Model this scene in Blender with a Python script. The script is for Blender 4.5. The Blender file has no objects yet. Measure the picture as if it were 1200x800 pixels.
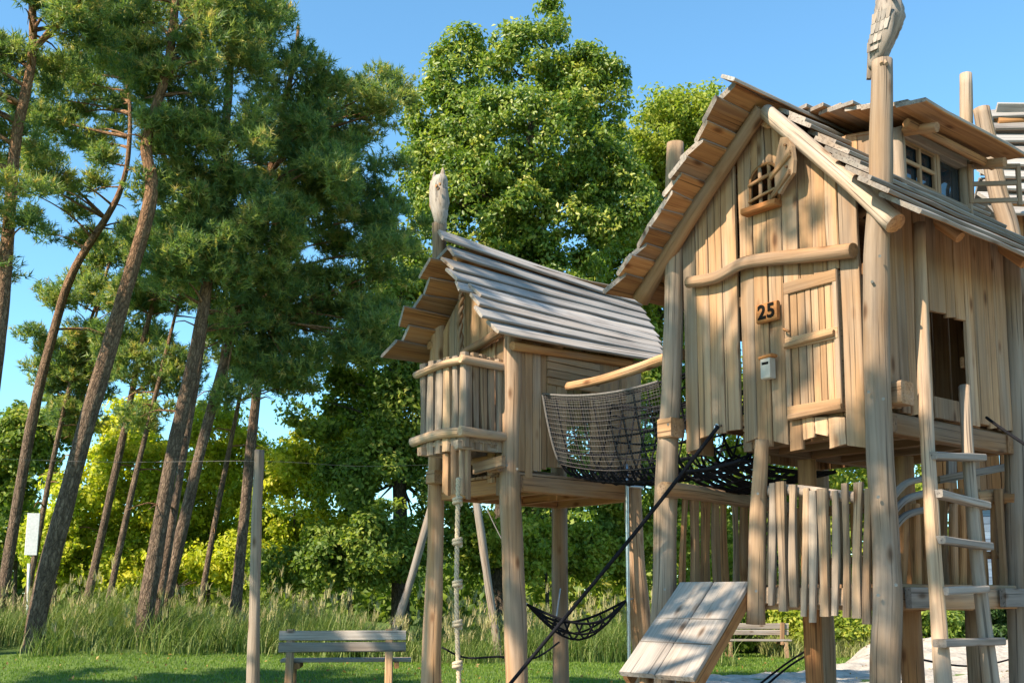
import bpy, math, random
import numpy as np
from mathutils import Vector as Vec
random.seed(7); rng = np.random.default_rng(11)
S = bpy.context.scene; C = S.collection
R = math.radians

# ------------------------------------------------------------------ camera, sky, sun
F, HOR, CAMZ, TH = 1240.0, 700.0, 1.5, R(7)          # focal length in photo pixels, horizon row, eye height, pitch
PYC = HOR - F * math.tan(TH)
cam = bpy.data.cameras.new('camera'); co = bpy.data.objects.new('camera', cam); C.objects.link(co)
co.location = (0, 0, CAMZ); co.rotation_euler = (R(90) + TH, 0, 0)
cam.sensor_width = 36; cam.lens = F / 1200 * 36; cam.shift_y = (PYC - 400) / 1200
cam.clip_start = .1; cam.clip_end = 2000
S.camera = co
SUN_AZ = (-.77, -.638); SUN_EL = R(40)
w = bpy.data.worlds.new('World'); S.world = w; w.use_nodes = True
nt = w.node_tree; bg = nt.nodes['Background']; sk = nt.nodes.new('ShaderNodeTexSky')
sk.sky_type = 'NISHITA'; sk.sun_disc = False; sk.sun_elevation = SUN_EL
sk.sun_rotation = math.atan2(SUN_AZ[0], SUN_AZ[1]); sk.air_density = 1.0; sk.dust_density = .3; sk.ozone_density = 2.2
tint = nt.nodes.new('ShaderNodeMix'); tint.data_type = 'RGBA'; tint.blend_type = 'MULTIPLY'; tint.inputs[0].default_value = 1; tint.inputs[7].default_value = (.68, .99, 1.01, 1)
nt.links.new(sk.outputs[0], tint.inputs[6]); nt.links.new(tint.outputs[2], bg.inputs[0]); bg.inputs[1].default_value = .112
sl = bpy.data.lights.new('sun', 'SUN'); so = bpy.data.objects.new('sun', sl); C.objects.link(so)
sl.energy = 4.7; sl.angle = R(.5); sl.color = (1, .86, .66)
sd = Vec((SUN_AZ[0] * math.cos(SUN_EL), SUN_AZ[1] * math.cos(SUN_EL), math.sin(SUN_EL)))
so.rotation_euler = sd.to_track_quat('Z', 'Y').to_euler(); so.location = (-20, -12, 25)
S.view_settings.view_transform = 'Standard'; S.view_settings.look = 'None'
S.view_settings.exposure = 1.4; S.view_settings.gamma = 1

# ------------------------------------------------------------------ geometry helpers
def ray(px, py):
    x = (px - 600) / F; y = (PYC - py) / F
    return Vec((x, math.cos(TH) - y * math.sin(TH), math.sin(TH) + y * math.cos(TH)))
def at(px, py, d):
    r = ray(px, py); return Vec((0, 0, CAMZ)) + r * (d / r.y)
AU = Vec((-.625, .7806, 0)).normalized(); AV = Vec((AU.y, -AU.x, 0))   # along the gable front (to the back left), along the eaves (to the back right)
OH = at(1030, 450, 7.6); OH.z = 0
def H(u, v, z): return OH + AU * u + AV * v + Vec((0, 0, z))
def hit(px, py, p0, n):
    r = ray(px, py); c = Vec((0, 0, CAMZ)); return c + r * ((p0 - c).dot(n) / r.dot(n))
def PU(px, py, u): return hit(px, py, H(u, 0, 0), AU)      # point seen at a pixel on the plane u = const
def PV(px, py, v): return hit(px, py, H(0, v, 0), AV)
def uv(p): q = p - OH; return q.dot(AU), q.dot(AV), q.z
def uz(px, py, v): a = uv(PV(px, py, v)); return a[0], a[2]
def vz(px, py, u): a = uv(PU(px, py, u)); return a[1], a[2]

WL = {}
def link(o, parent, loc):
    C.objects.link(o); WL[o.name] = Vec(loc)
    if parent: o.parent = parent; o.location = Vec(loc) - WL[parent.name]
    else: o.location = loc
    return o
def thing(name, label, cat, loc, group=None):
    o = bpy.data.objects.new(name, None); o.empty_display_size = .2
    return tag(link(o, None, loc), label, cat, group)
def tag(o, label, cat, group=None, kind=None):
    if label: o['label'] = label
    if cat: o['category'] = cat
    if group: o['group'] = group
    if kind: o['kind'] = kind
    return o
class MB:
    """collects shapes, then links them as one mesh object"""
    def __init__(s): s.v = []; s.f = []; s.g = []; s.m = []; s.s = []
    def ring_tube(s, rings, grain, mats=None, smooth=True, cap=True, capmat=None, closed=True):
        b = len(s.v); n = len(rings[0])
        for r_, g_ in zip(rings, grain): s.v += [tuple(p) for p in r_]; s.g += [tuple(p) for p in g_]
        for i in range(len(rings) - 1):
            for k in range(n if closed else n - 1):
                k2 = (k + 1) % n
                s.f.append((b + i*n + k, b + i*n + k2, b + (i+1)*n + k2, b + (i+1)*n + k))
                s.m.append(mats[k] if mats else 0); s.s.append(smooth)
        if cap:
            cm = capmat if capmat is not None else 0
            s.f.append(tuple(b + k for k in range(n - 1, -1, -1))); s.m.append(cm); s.s.append(False)
            e = b + (len(rings) - 1) * n
            s.f.append(tuple(e + k for k in range(n))); s.m.append(cm); s.s.append(False)
        return s
    def log(s, pts, rad, ns=12, wob=.05, sub=5, seed=None, mats=None, capmat=None, twist=0):
        """a round pole through pts with radius list rad, knobbly"""
        rd = random.Random(seed if seed is not None else random.random())
        P = spline([Vec(p) for p in pts], sub); m = len(P)
        if not hasattr(rad, '__len__'): rad = [rad, rad]
        ts = np.linspace(0, 1, m); rr = np.interp(ts, np.linspace(0, 1, len(rad)), rad)
        ph = [rd.uniform(0, 6.28) for _ in range(6)]; go = Vec((rd.uniform(0, 50), rd.uniform(0, 50), rd.uniform(0, 50)))
        rings = []; gr = []; L = 0; up = None
        for i, p in enumerate(P):
            t = (P[min(i+1, m-1)] - P[max(i-1, 0)]).normalized()
            if up is None: up = t.orthogonal().normalized()
            up = (up - t * up.dot(t)).normalized(); sd_ = t.cross(up)
            if i: L += (P[i] - P[i-1]).length
            ring = []; g = []
            for k in range(ns):
                a = 6.2832 * k / ns + twist * L
                r = rr[i] * (1 + wob * (math.sin(2*a + ph[0] + L*1.7) + .7*math.sin(3*a + ph[1] - L*2.3) + .8*math.sin(L*5.1 + ph[2])*.7 + .5*math.sin(a + L*8 + ph[3])))
                ring.append(p + (up * math.cos(a) + sd_ * math.sin(a)) * r)
                g.append((go.x + L, go.y + math.cos(a) * rr[i], go.z + math.sin(a) * rr[i]))
            rings.append(ring); gr.append(g)
        return s.ring_tube(rings, gr, mats, True, True, capmat)
    def plank(s, p0, p1, wd, td, w, t, n=4, jw=.0, jo=.0, ch=.006, seed=None, skew0=0, skew1=0, topmat=0, botmat=0, w1=None, bow=0, capm=None):
        """a sawn board p0 to p1 (along its middle); wd, td unit vectors across and through; skew cuts its ends at an angle"""
        rd = random.Random(seed if seed is not None else random.random())
        p0, p1, wd, td = Vec(p0), Vec(p1), Vec(wd).normalized(), Vec(td).normalized()
        L = (p1 - p0).length; ax = (p1 - p0).normalized(); go = Vec((rd.uniform(0, 50), rd.uniform(0, 50), rd.uniform(0, 50)))
        rings = []; gr = []; w1 = w if w1 is None else w1
        for i in range(n + 1):
            f = i / n; ww = w + (w1 - w) * f; h = t / 2
            a = -ww/2 + rd.uniform(-jw, jw); b = ww/2 + rd.uniform(-jw, jw); o = rd.uniform(-jo, jo) + bow * math.sin(math.pi * f)
            c = min(ch, t * .45)
            cs = [(a + c, -h), (b - c, -h), (b, -h + c), (b, h - c), (b - c, h), (a + c, h), (a, h - c), (a, -h + c)]
            ring = []; g = []
            for x, y in cs:
                sk_ = (skew0 * (1 - f) if i == 0 else 0) + (skew1 * f if i == n else 0)
                ring.append(p0 + ax * (L * f + sk_ * x) + wd * x + td * (y + o)); g.append((go.x + L * f, go.y + x, go.z + y))
            rings.append(ring); gr.append(g)
        mats = [botmat, topmat, topmat, topmat, topmat, topmat, topmat, botmat]
        mats[0] = botmat; mats[1] = botmat; mats[7] = botmat
        if capm is not None: mats[2] = mats[6] = capm
        return s.ring_tube(rings, gr, mats, False, True, topmat if capm is None else capm)
    def box(s, c, ax, ay, az, sx, sy, sz, ch=.005, seed=None):
        c, ax = Vec(c), Vec(ax).normalized()
        return s.plank(c - ax * sx/2, c + ax * sx/2, ay, az, sy, sz, n=1, ch=ch, seed=seed)
    def sheet(s, grid):
        b = len(s.v); n = len(grid[0])
        for r_ in grid: s.v += [tuple(p) for p in r_]; s.g += [tuple(p) for p in r_]
        for i in range(len(grid) - 1):
            for k in range(n - 1): s.f.append((b+i*n+k, b+i*n+k+1, b+(i+1)*n+k+1, b+(i+1)*n+k)); s.m.append(0); s.s.append(True)
        return s
    def build(s, name, mat, parent=None, loc=None):
        mats = mat if isinstance(mat, (list, tuple)) else [mat]
        a = np.array(s.v, dtype=float)
        o_ = Vec(loc) if loc is not None else Vec((a[:, 0].mean(), a[:, 1].mean(), a[:, 2].min()))
        me = bpy.data.meshes.new(name); me.from_pydata((a - np.array(o_)).tolist(), [], s.f)
        at_ = me.attributes.new('grain', 'FLOAT_VECTOR', 'POINT'); at_.data.foreach_set('vector', np.array(s.g, dtype=np.float32).ravel())
        for m_ in mats: me.materials.append(m_)
        me.polygons.foreach_set('material_index', s.m); me.polygons.foreach_set('use_smooth', s.s)
        me.update()
        return link(bpy.data.objects.new(name, me), parent, o_)
def spline(P, sub):
    if len(P) == 2: return [P[0].lerp(P[1], i / sub) for i in range(sub + 1)]
    out = []
    for i in range(len(P) - 1):
        a, b, c, d = P[max(i-1, 0)], P[i], P[i+1], P[min(i+2, len(P)-1)]
        for k in range(sub):
            t = k / sub
            out.append(.5 * ((2*b) + (c - a)*t + (2*a - 5*b + 4*c - d)*t*t + (3*b - a - 3*c + d)*t**3))
    return out + [P[-1]]
def proj(p):
    q = p - Vec((0, 0, CAMZ)); z = q.y * math.cos(TH) + q.z * math.sin(TH); y = -q.y * math.sin(TH) + q.z * math.cos(TH); return 600 + F * q.x / z, PYC - F * y / z
def ground(p): return Vec((p[0], p[1], -.15))

# ------------------------------------------------------------------ materials
def nodes(name):
    m = bpy.data.materials.new(name); m.use_nodes = True; t = m.node_tree
    return m, t, t.nodes['Principled BSDF'], (lambda k, **kw: [n := t.nodes.new('ShaderNode' + k), [setattr(n, a, b) for a, b in kw.items()]][0]), t.links.new
def ramp(N, stops, interp='LINEAR'):
    r = N('ValToRGB'); e = r.color_ramp.elements; r.color_ramp.interpolation = interp
    while len(e) < len(stops): e.new(.5)
    for q, (p, c) in zip(e, stops): q.position = p; q.color = (*c, 1) if len(c) == 3 else c
    return r
def wood(name, light, dark, grey=(.30, .28, .26), greyamt=.3, bump=.35, knots=True, rough=.8):
    m, t, B, N, Lk = nodes(name)
    A = N('Attribute', attribute_name='grain'); OI = N('ObjectInfo')
    def mapped(sc, add=None):
        q = N('Mapping'); q.inputs['Scale'].default_value = sc; Lk(A.outputs['Vector'], q.inputs[0]); return q.outputs[0]
    n1 = N('TexNoise'); n1.inputs['Scale'].default_value = 1; n1.inputs['Detail'].default_value = 5; n1.inputs['Roughness'].default_value = .62; n1.inputs['Distortion'].default_value = .35
    Lk(mapped((1.1, 34, 34)), n1.inputs['Vector'])
    c1 = ramp(N, [(.34, dark), (.48, tuple((a * .6 + b * .4) for a, b in zip(light, dark))), (.62, light)]); Lk(n1.outputs[0], c1.inputs[0])
    # grey weathering in long streaks and patches
    n2 = N('TexNoise'); n2.inputs['Scale'].default_value = 1; n2.inputs['Detail'].default_value = 3; Lk(mapped((.9, 5, 5)), n2.inputs['Vector'])
    mr = N('MapRange'); mr.inputs[1].default_value = .35; mr.inputs[2].default_value = .7; mr.inputs[3].default_value = greyamt - .45; mr.inputs[4].default_value = greyamt + .45
    Lk(n2.outputs[0], mr.inputs[0])
    ad = N('Math', operation='MULTIPLY_ADD', use_clamp=True); Lk(OI.outputs['Random'], ad.inputs[0]); ad.inputs[1].default_value = .6; Lk(mr.outputs[0], ad.inputs[2])
    sb = N('Math', operation='SUBTRACT', use_clamp=True); Lk(ad.outputs[0], sb.inputs[0]); sb.inputs[1].default_value = .3
    mx = N('Mix', data_type='RGBA'); Lk(sb.outputs[0], mx.inputs[0]); Lk(c1.outputs[0], mx.inputs[6])
    gm = N('Mix', data_type='RGBA', blend_type='MULTIPLY'); gm.inputs[0].default_value = .8; gm.inputs[6].default_value = (*grey, 1)
    gr = ramp(N, [(.25, (.55, .55, .55)), (.7, (1.15, 1.15, 1.15))]); Lk(n1.outputs[0], gr.inputs[0]); Lk(gr.outputs[0], gm.inputs[7]); Lk(gm.outputs[2], mx.inputs[7])
    col = mx.outputs[2]
    # per piece tone
    hv = N('HueSaturation'); tv = N('MapRange'); tv.inputs[3].default_value = .66; tv.inputs[4].default_value = 1.2
    fr = N('Math', operation='FRACT'); mu = N('Math', operation='MULTIPLY'); mu.inputs[1].default_value = 7.31
    Lk(OI.outputs['Random'], mu.inputs[0]); Lk(mu.outputs[0], fr.inputs[0]); Lk(fr.outputs[0], tv.inputs[0])
    Lk(tv.outputs[0], hv.inputs['Value']); Lk(col, hv.inputs['Color']); col = hv.outputs[0]
    # broad stains that run with the grain
    n4 = N('TexNoise'); n4.inputs['Scale'].default_value = 1; n4.inputs['Detail'].default_value = 4; Lk(mapped((1.3, 4, 4)), n4.inputs['Vector'])
    st = ramp(N, [(.3, (.50, .44, .40)), (.45, (.88, .86, .84)), (.7, (1.1, 1.1, 1.08))]); Lk(n4.outputs[0], st.inputs[0])
    m5 = N('Mix', data_type='RGBA', blend_type='MULTIPLY'); m5.inputs[0].default_value = .5; Lk(col, m5.inputs[6]); Lk(st.outputs[0], m5.inputs[7]); col = m5.outputs[2]
    # checks (long thin cracks)
    n3 = N('TexNoise'); n3.inputs['Scale'].default_value = 1; n3.inputs['Detail'].default_value = 2; Lk(mapped((.7, 55, 55)), n3.inputs['Vector'])
    ck = N('MapRange'); ck.inputs[1].default_value = .32; ck.inputs[2].default_value = .38; ck.inputs[3].default_value = .42; ck.inputs[4].default_value = 1; Lk(n3.outputs[0], ck.inputs[0])
    m3 = N('Mix', data_type='RGBA', blend_type='MULTIPLY'); m3.inputs[0].default_value = 1; Lk(col, m3.inputs[6]); Lk(ck.outputs[0], m3.inputs[7]); col = m3.outputs[2]
    if knots:
        vo = N('TexVoronoi'); vo.inputs['Scale'].default_value = 1; Lk(mapped((2.2, 5.5, 5.5)), vo.inputs['Vector'])
        kr = ramp(N, [(.0, (.2, .14, .1)), (.08, (.4, .3, .23)), (.14, (.8, .72, .66)), (.2, (1, 1, 1))]); Lk(vo.outputs['Distance'], kr.inputs[0])
        m4 = N('Mix', data_type='RGBA', blend_type='MULTIPLY'); m4.inputs[0].default_value = .9; Lk(col, m4.inputs[6]); Lk(kr.outputs[0], m4.inputs[7]); col = m4.outputs[2]
    Lk(col, B.inputs['Base Color']); B.inputs['Roughness'].default_value = rough; B.inputs['Specular IOR Level'].default_value = .25
    bp = N('Bump'); bp.inputs['Strength'].default_value = bump; bp.inputs['Distance'].default_value = .012
    mm = N('Math', operation='MULTIPLY'); Lk(n1.outputs[0], mm.inputs[0]); Lk(ck.outputs[0], mm.inputs[1]); Lk(mm.outputs[0], bp.inputs['Height']); Lk(bp.outputs[0], B.inputs['Normal'])
    return m
def plain(name, col, rough=.6, metal=0, var=.25, scale=20, bump=0):
    m, t, B, N, Lk = nodes(name)
    tc = N('TexCoord'); n = N('TexNoise'); n.inputs['Scale'].default_value = scale; n.inputs['Detail'].default_value = 4; Lk(tc.outputs['Object'], n.inputs['Vector'])
    r = ramp(N, [(.3, tuple(c * (1 - var) for c in col)), (.7, tuple(min(1, c * (1 + var)) for c in col))]); Lk(n.outputs[0], r.inputs[0]); Lk(r.outputs[0], B.inputs['Base Color'])
    B.inputs['Roughness'].default_value = rough; B.inputs['Metallic'].default_value = metal
    if rough > .75: B.inputs['Specular IOR Level'].default_value = .08
    if bump:
        b = N('Bump'); b.inputs['Strength'].default_value = bump; b.inputs['Distance'].default_value = .02; Lk(n.outputs[0], b.inputs['Height']); Lk(b.outputs[0], B.inputs['Normal'])
    return m
def leafmat(name, stops, trans=.35, rough=.55, transcol=1.5):
    m, t, B, N, Lk = nodes(name)
    A = N('Attribute', attribute_name='lv'); r = ramp(N, stops); Lk(A.outputs['Fac'], r.inputs[0]); Lk(r.outputs[0], B.inputs['Base Color'])
    B.inputs['Roughness'].default_value = rough; B.inputs['Specular IOR Level'].default_value = .35
    T = N('BsdfTranslucent'); tm = N('Mix', data_type='RGBA', blend_type='MULTIPLY'); tm.inputs[0].default_value = 1; tm.inputs[7].default_value = (transcol, transcol * 1.05, transcol * .5, 1)
    Lk(r.outputs[0], tm.inputs[6]); Lk(tm.outputs[2], T.inputs[0])
    ms = N('MixShader'); ms.inputs[0].default_value = trans; Lk(B.outputs[0], ms.inputs[1]); Lk(T.outputs[0], ms.inputs[2]); Lk(ms.outputs[0], t.nodes['Material Output'].inputs[0])
    return m
def barkmat(name, c0, c1, c2, scale=(20, 20, 5), red=None):
    m, t, B, N, Lk = nodes(name)
    A = N('Attribute', attribute_name='grain'); q = N('Mapping'); q.inputs['Scale'].default_value = (scale[2], scale[0], scale[1])
    dn = N('TexNoise'); dn.inputs['Scale'].default_value = 9; dn.inputs['Detail'].default_value = 3; Lk(A.outputs['Vector'], dn.inputs['Vector'])
    ds = N('Mix', data_type='RGBA', blend_type='LINEAR_LIGHT'); ds.inputs[0].default_value = .05; Lk(A.outputs['Vector'], ds.inputs[6]); Lk(dn.outputs['Color'], ds.inputs[7]); Lk(ds.outputs[2], q.inputs[0])
    v = N('TexVoronoi', feature='DISTANCE_TO_EDGE'); v.inputs['Scale'].default_value = 1; Lk(q.outputs[0], v.inputs['Vector'])
    n = N('TexNoise'); n.inputs['Scale'].default_value = .7; n.inputs['Detail'].default_value = 8; n.inputs['Roughness'].default_value = .7; Lk(q.outputs[0], n.inputs['Vector'])
    r = ramp(N, [(.32, c0), (.52, c1), (.7, c2)]); Lk(n.outputs[0], r.inputs[0]); col = r.outputs[0]
    if red:                                   # the bark of a pine turns thin and orange high on the trunk
        tc = N('TexCoord'); sx = N('SeparateXYZ'); Lk(tc.outputs['Object'], sx.inputs[0]); mr = N('MapRange'); mr.inputs[1].default_value = 4.5; mr.inputs[2].default_value = 9.5; mr.inputs[4].default_value = .9; Lk(sx.outputs[2], mr.inputs[0])
        r2 = ramp(N, [(.32, tuple(c * .5 for c in red)), (.52, red), (.7, tuple(c * 1.4 for c in red))]); Lk(n.outputs[0], r2.inputs[0])
        mm = N('Mix', data_type='RGBA'); Lk(mr.outputs[0], mm.inputs[0]); Lk(col, mm.inputs[6]); Lk(r2.outputs[0], mm.inputs[7]); col = mm.outputs[2]
    e = ramp(N, [(0, (.38, .36, .35)), (.16, (1, 1, 1))]); Lk(v.outputs[0], e.inputs[0])
    mx = N('Mix', data_type='RGBA', blend_type='MULTIPLY'); mx.inputs[0].default_value = .85; Lk(col, mx.inputs[6]); Lk(e.outputs[0], mx.inputs[7]); Lk(mx.outputs[2], B.inputs['Base Color'])
    B.inputs['Roughness'].default_value = .9; B.inputs['Specular IOR Level'].default_value = .2
    ma = N('Math', operation='MULTIPLY'); Lk(e.outputs[0], ma.inputs[0]); Lk(n.outputs[0], ma.inputs[1])
    b = N('Bump'); b.inputs['Strength'].default_value = .9; b.inputs['Distance'].default_value = .05; Lk(ma.outputs[0], b.inputs['Height']); Lk(b.outputs[0], B.inputs['Normal'])
    return m
W_WALL = wood('oak_boards', (.40, .238, .126), (.285, .160, .082), (.325, .26, .205), .26)
W_LOG = wood('peeled_log', (.375, .215, .110), (.265, .143, .070), (.31, .245, .19), .24, bump=.6)
W_POST = wood('weathered_post', (.385, .255, .155), (.265, .168, .100), (.335, .285, .245), .42, bump=.7)
W_ROOF = wood('silvered_roof_board', (.35, .31, .285), (.20, .17, .15), (.335, .325, .325), .72, bump=.5, knots=False)
W_UNDER = wood('brown_board', (.38, .19, .075), (.23, .10, .04), (.30, .22, .16), .08)
W_GREY = wood('grey_timber', (.32, .255, .205), (.18, .135, .105), (.28, .262, .25), .62)
W_ORANGE = wood('oiled_block', (.42, .18, .06), (.28, .10, .03), (.3, .2, .12), .02, knots=False)
W_DARK = wood('shaded_joist', (.30, .16, .075), (.18, .09, .04), (.24, .19, .15), .15)  # dark brown wood; the inner boards use it to deepen their shade
M_STEEL = plain('galvanised_steel', (.45, .45, .46), .35, 1, .12)
M_BOLT = plain('dull_bolt', (.20, .19, .18), .5, .7, .2)
M_ROPE_B = plain('black_rope', (.010, .010, .013), .85, 0, .4, 60)
M_ROPE_G = plain('grey_cord', (.13, .12, .115), .85, 0, .25, 60)
M_HEMP = plain('hemp_rope', (.42, .34, .24), .9, 0, .3, 90, .3)
M_BLACK = plain('black_paint', (.008, .007, .006), .95, 0, .2)
M_CREAM = plain('pale_box_paint', (.37, .33, .28), .6, 0, .1)
M_WHITE = plain('white_panel', (.55, .56, .58), .6, 0, .12)
M_BLUE = wood('blue_grey_cladding', (.20, .27, .38), (.14, .19, .28), (.22, .27, .34), .4, knots=False)
M_GLASS = bpy.data.materials.new('window_glass'); M_GLASS.use_nodes = True
_b = M_GLASS.node_tree.nodes['Principled BSDF']; _b.inputs['Base Color'].default_value = (.01, .02, .03, 1); _b.inputs['Roughness'].default_value = .04; _b.inputs['Specular IOR Level'].default_value = .9
BARK = barkmat('pine_bark', (.07, .048, .036), (.16, .11, .078), (.30, .21, .15), red=(.27, .145, .075))
BARK_RED = barkmat('upper_pine_bark', (.16, .085, .045), (.30, .16, .085), (.42, .25, .14))
BARK_DK = barkmat('dark_bark', (.05, .04, .03), (.10, .075, .055), (.15, .12, .09))
L_PINE = leafmat('pine_needles', [(0, (.06, .12, .055)), (.42, (.14, .21, .065)), (.75, (.30, .33, .09)), (1, (.40, .32, .12))], .42, .5, 1.6)
L_OAK = leafmat('broad_leaf', [(0, (.065, .12, .018)), (.5, (.16, .225, .03)), (.9, (.28, .32, .05)), (1, (.36, .34, .08))], .42)
L_TALL = leafmat('sunlit_broad_leaf', [(0, (.045, .095, .015)), (.45, (.145, .215, .028)), (.8, (.29, .33, .055)), (1, (.46, .43, .12))], .4, .42)
L_LIME = leafmat('light_leaf', [(0, (.12, .18, .02)), (.5, (.25, .30, .03)), (1, (.40, .39, .06))], .45)
L_BUSH = leafmat('bright_shrub_leaf', [(0, (.18, .25, .015)), (.5, (.40, .43, .03)), (1, (.58, .52, .06))], .5)
L_DARK = leafmat('deep_green_leaf', [(0, (.022, .05, .014)), (.6, (.045, .09, .02)), (1, (.09, .15, .03))], .28)
L_GRASS = leafmat('tall_grass_blade', [(0, (.06, .11, .02)), (.5, (.13, .19, .04)), (.85, (.26, .27, .10)), (1, (.42, .35, .2))], .3, .6)
L_LAWN = leafmat('lawn_blade', [(0, (.05, .115, .012)), (.6, (.12, .20, .02)), (1, (.24, .29, .05))], .4, .5)

# ------------------------------------------------------------------ ground
def sstep(a, b, x): t = np.clip((np.asarray(x, float) - a) / (b - a), 0, 1); return t * t * (3 - 2 * t)
def terr(x, y):
    a = .72 - .55 * sstep(-9, -1, x) - .17 * sstep(0, 6, x)
    return a * sstep(12, 24, y) + .03 * np.sin(np.asarray(x) * .7) * np.cos(np.asarray(y) * .5) * sstep(10, 16, y)
def mesh_np(name, v, f, mat, attr=None, smooth=False):
    """numpy mesh: v (n,3), f (m,k); attr = one float per face for colour variation"""
    me = bpy.data.meshes.new(name); k = f.shape[1]; m = len(f)
    me.vertices.add(len(v)); me.vertices.foreach_set('co', np.ascontiguousarray(v, np.float32).ravel())
    me.loops.add(m * k); me.loops.foreach_set('vertex_index', np.ascontiguousarray(f, np.int32).ravel())
    me.polygons.add(m); me.polygons.foreach_set('loop_start', np.arange(0, m * k, k, dtype=np.int32))
    me.update(calc_edges=True)
    if smooth: me.polygons.foreach_set('use_smooth', np.ones(m, bool))
    if attr is not None:
        a = me.attributes.new('lv', 'FLOAT', 'FACE'); a.data.foreach_set('value', np.ascontiguousarray(attr, np.float32))
    me.materials.append(mat); return me
def lin(a, b, n, p=1): return np.linspace(0, 1, n) ** p * (b - a) + a
def make_ground():
    ys = np.concatenate([lin(-40, 8, 10), lin(10, 36, 60), lin(38, 900, 24, 2.2)])
    xs = np.concatenate([-lin(16, 700, 16, 2.2)[::-1], lin(-15, 15, 50), lin(16, 700, 16, 2.2)])
    X, Y = np.meshgrid(xs, ys); Z = terr(X, Y)
    v = np.stack([X, Y, Z], -1).reshape(-1, 3); nx = len(xs); i = np.arange((len(ys) - 1) * nx).reshape(-1, nx)[:, :-1].ravel()
    f = np.stack([i, i + 1, i + nx + 1, i + nx], 1)
    m, t, B, N, Lk = nodes('lawn_turf'); tc = N('TexCoord')
    n = N('TexNoise'); n.inputs['Scale'].default_value = 1.4; n.inputs['Detail'].default_value = 8; n.inputs['Roughness'].default_value = .7; Lk(tc.outputs['Object'], n.inputs['Vector'])
    r = ramp(N, [(.3, (.045, .09, .012)), (.55, (.085, .145, .018)), (.75, (.14, .18, .035))]); Lk(n.outputs[0], r.inputs[0]); Lk(r.outputs[0], B.inputs['Base Color']); B.inputs['Roughness'].default_value = .9
    n2 = N('TexNoise'); n2.inputs['Scale'].default_value = 60; Lk(tc.outputs['Object'], n2.inputs['Vector']); b = N('Bump'); b.inputs['Strength'].default_value = .8; b.inputs['Distance'].default_value = .03
    Lk(n2.outputs[0], b.inputs['Height']); Lk(b.outputs[0], B.inputs['Normal'])
    o = link(bpy.data.objects.new('lawn', mesh_np('lawn', v, f, m, smooth=True)), None, (0, 0, 0)); tag(o, None, None, kind='structure')
SAND = [(-3.5, -6), (-3.2, 8), (-1.6, 13.5), (.9, 17), (3.6, 20.3), (5.4, 21.6), (7.0, 23.6), (8.2, 26.5), (11, 28.5), (17, 29), (22, 22), (20, -6)]
def in_poly(x, y):
    r = np.zeros(np.shape(x), bool); n = len(SAND)
    for i in range(n):
        (x0, y0), (x1, y1) = SAND[i], SAND[(i + 1) % n]
        c = ((y0 > y) != (y1 > y)) & (x < (x1 - x0) * (y - y0) / ((y1 - y0) if y1 != y0 else 1e-9) + x0); r ^= c
    return r
def poly_dist(x, y):
    d = np.full(np.shape(x), 1e9); n = len(SAND)
    for i in range(n):
        (x0, y0), (x1, y1) = SAND[i], SAND[(i + 1) % n]; dx, dy = x1 - x0, y1 - y0
        t = np.clip(((x - x0) * dx + (y - y0) * dy) / (dx * dx + dy * dy), 0, 1); d = np.minimum(d, np.hypot(x - x0 - t * dx, y - y0 - t * dy))
    return d
_fr = np.random.default_rng(3); FOOT = [(_fr.uniform(1, 17), _fr.uniform(15, 28.5), _fr.uniform(-.09, .06)) for _ in range(420)]
def sand_z(x, y):
    s = np.where(in_poly(x, y), 1, -1) * poly_dist(x, y)
    mound = .42 * np.exp(-(((x - 9.2) / 2.6) ** 2 + ((y - 25.6) / 1.5) ** 2)) + .40 * np.exp(-(((x - 13.5) / 2.8) ** 2 + ((y - 26.3) / 1.6) ** 2)) + .12 * np.exp(-(((x - 6.6) / 1.2) ** 2 + ((y - 22.3) / .7) ** 2))
    rip = .06 * (np.sin(x * 3.1 + 2 * np.sin(y * 1.3)) * np.cos(y * 2.7 + np.sin(x * 2.1))) +   .035 * np.sin(x * 7.3 + y * 3.1) * np.sin(y * 8.1 - x * 2.2)
    if FOOT is not None:
        for fx, fy, fa in FOOT: rip = rip + fa * np.exp(-(((x - fx) / .19) ** 2 + ((y - fy) / .24) ** 2)) * ((np.abs(x - fx) < 1) & (np.abs(y - fy) < 1))
    return terr(x, y) - .05 + .09 * sstep(-.05, .5, s) + (mound + rip) * sstep(0, .8, s)
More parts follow.
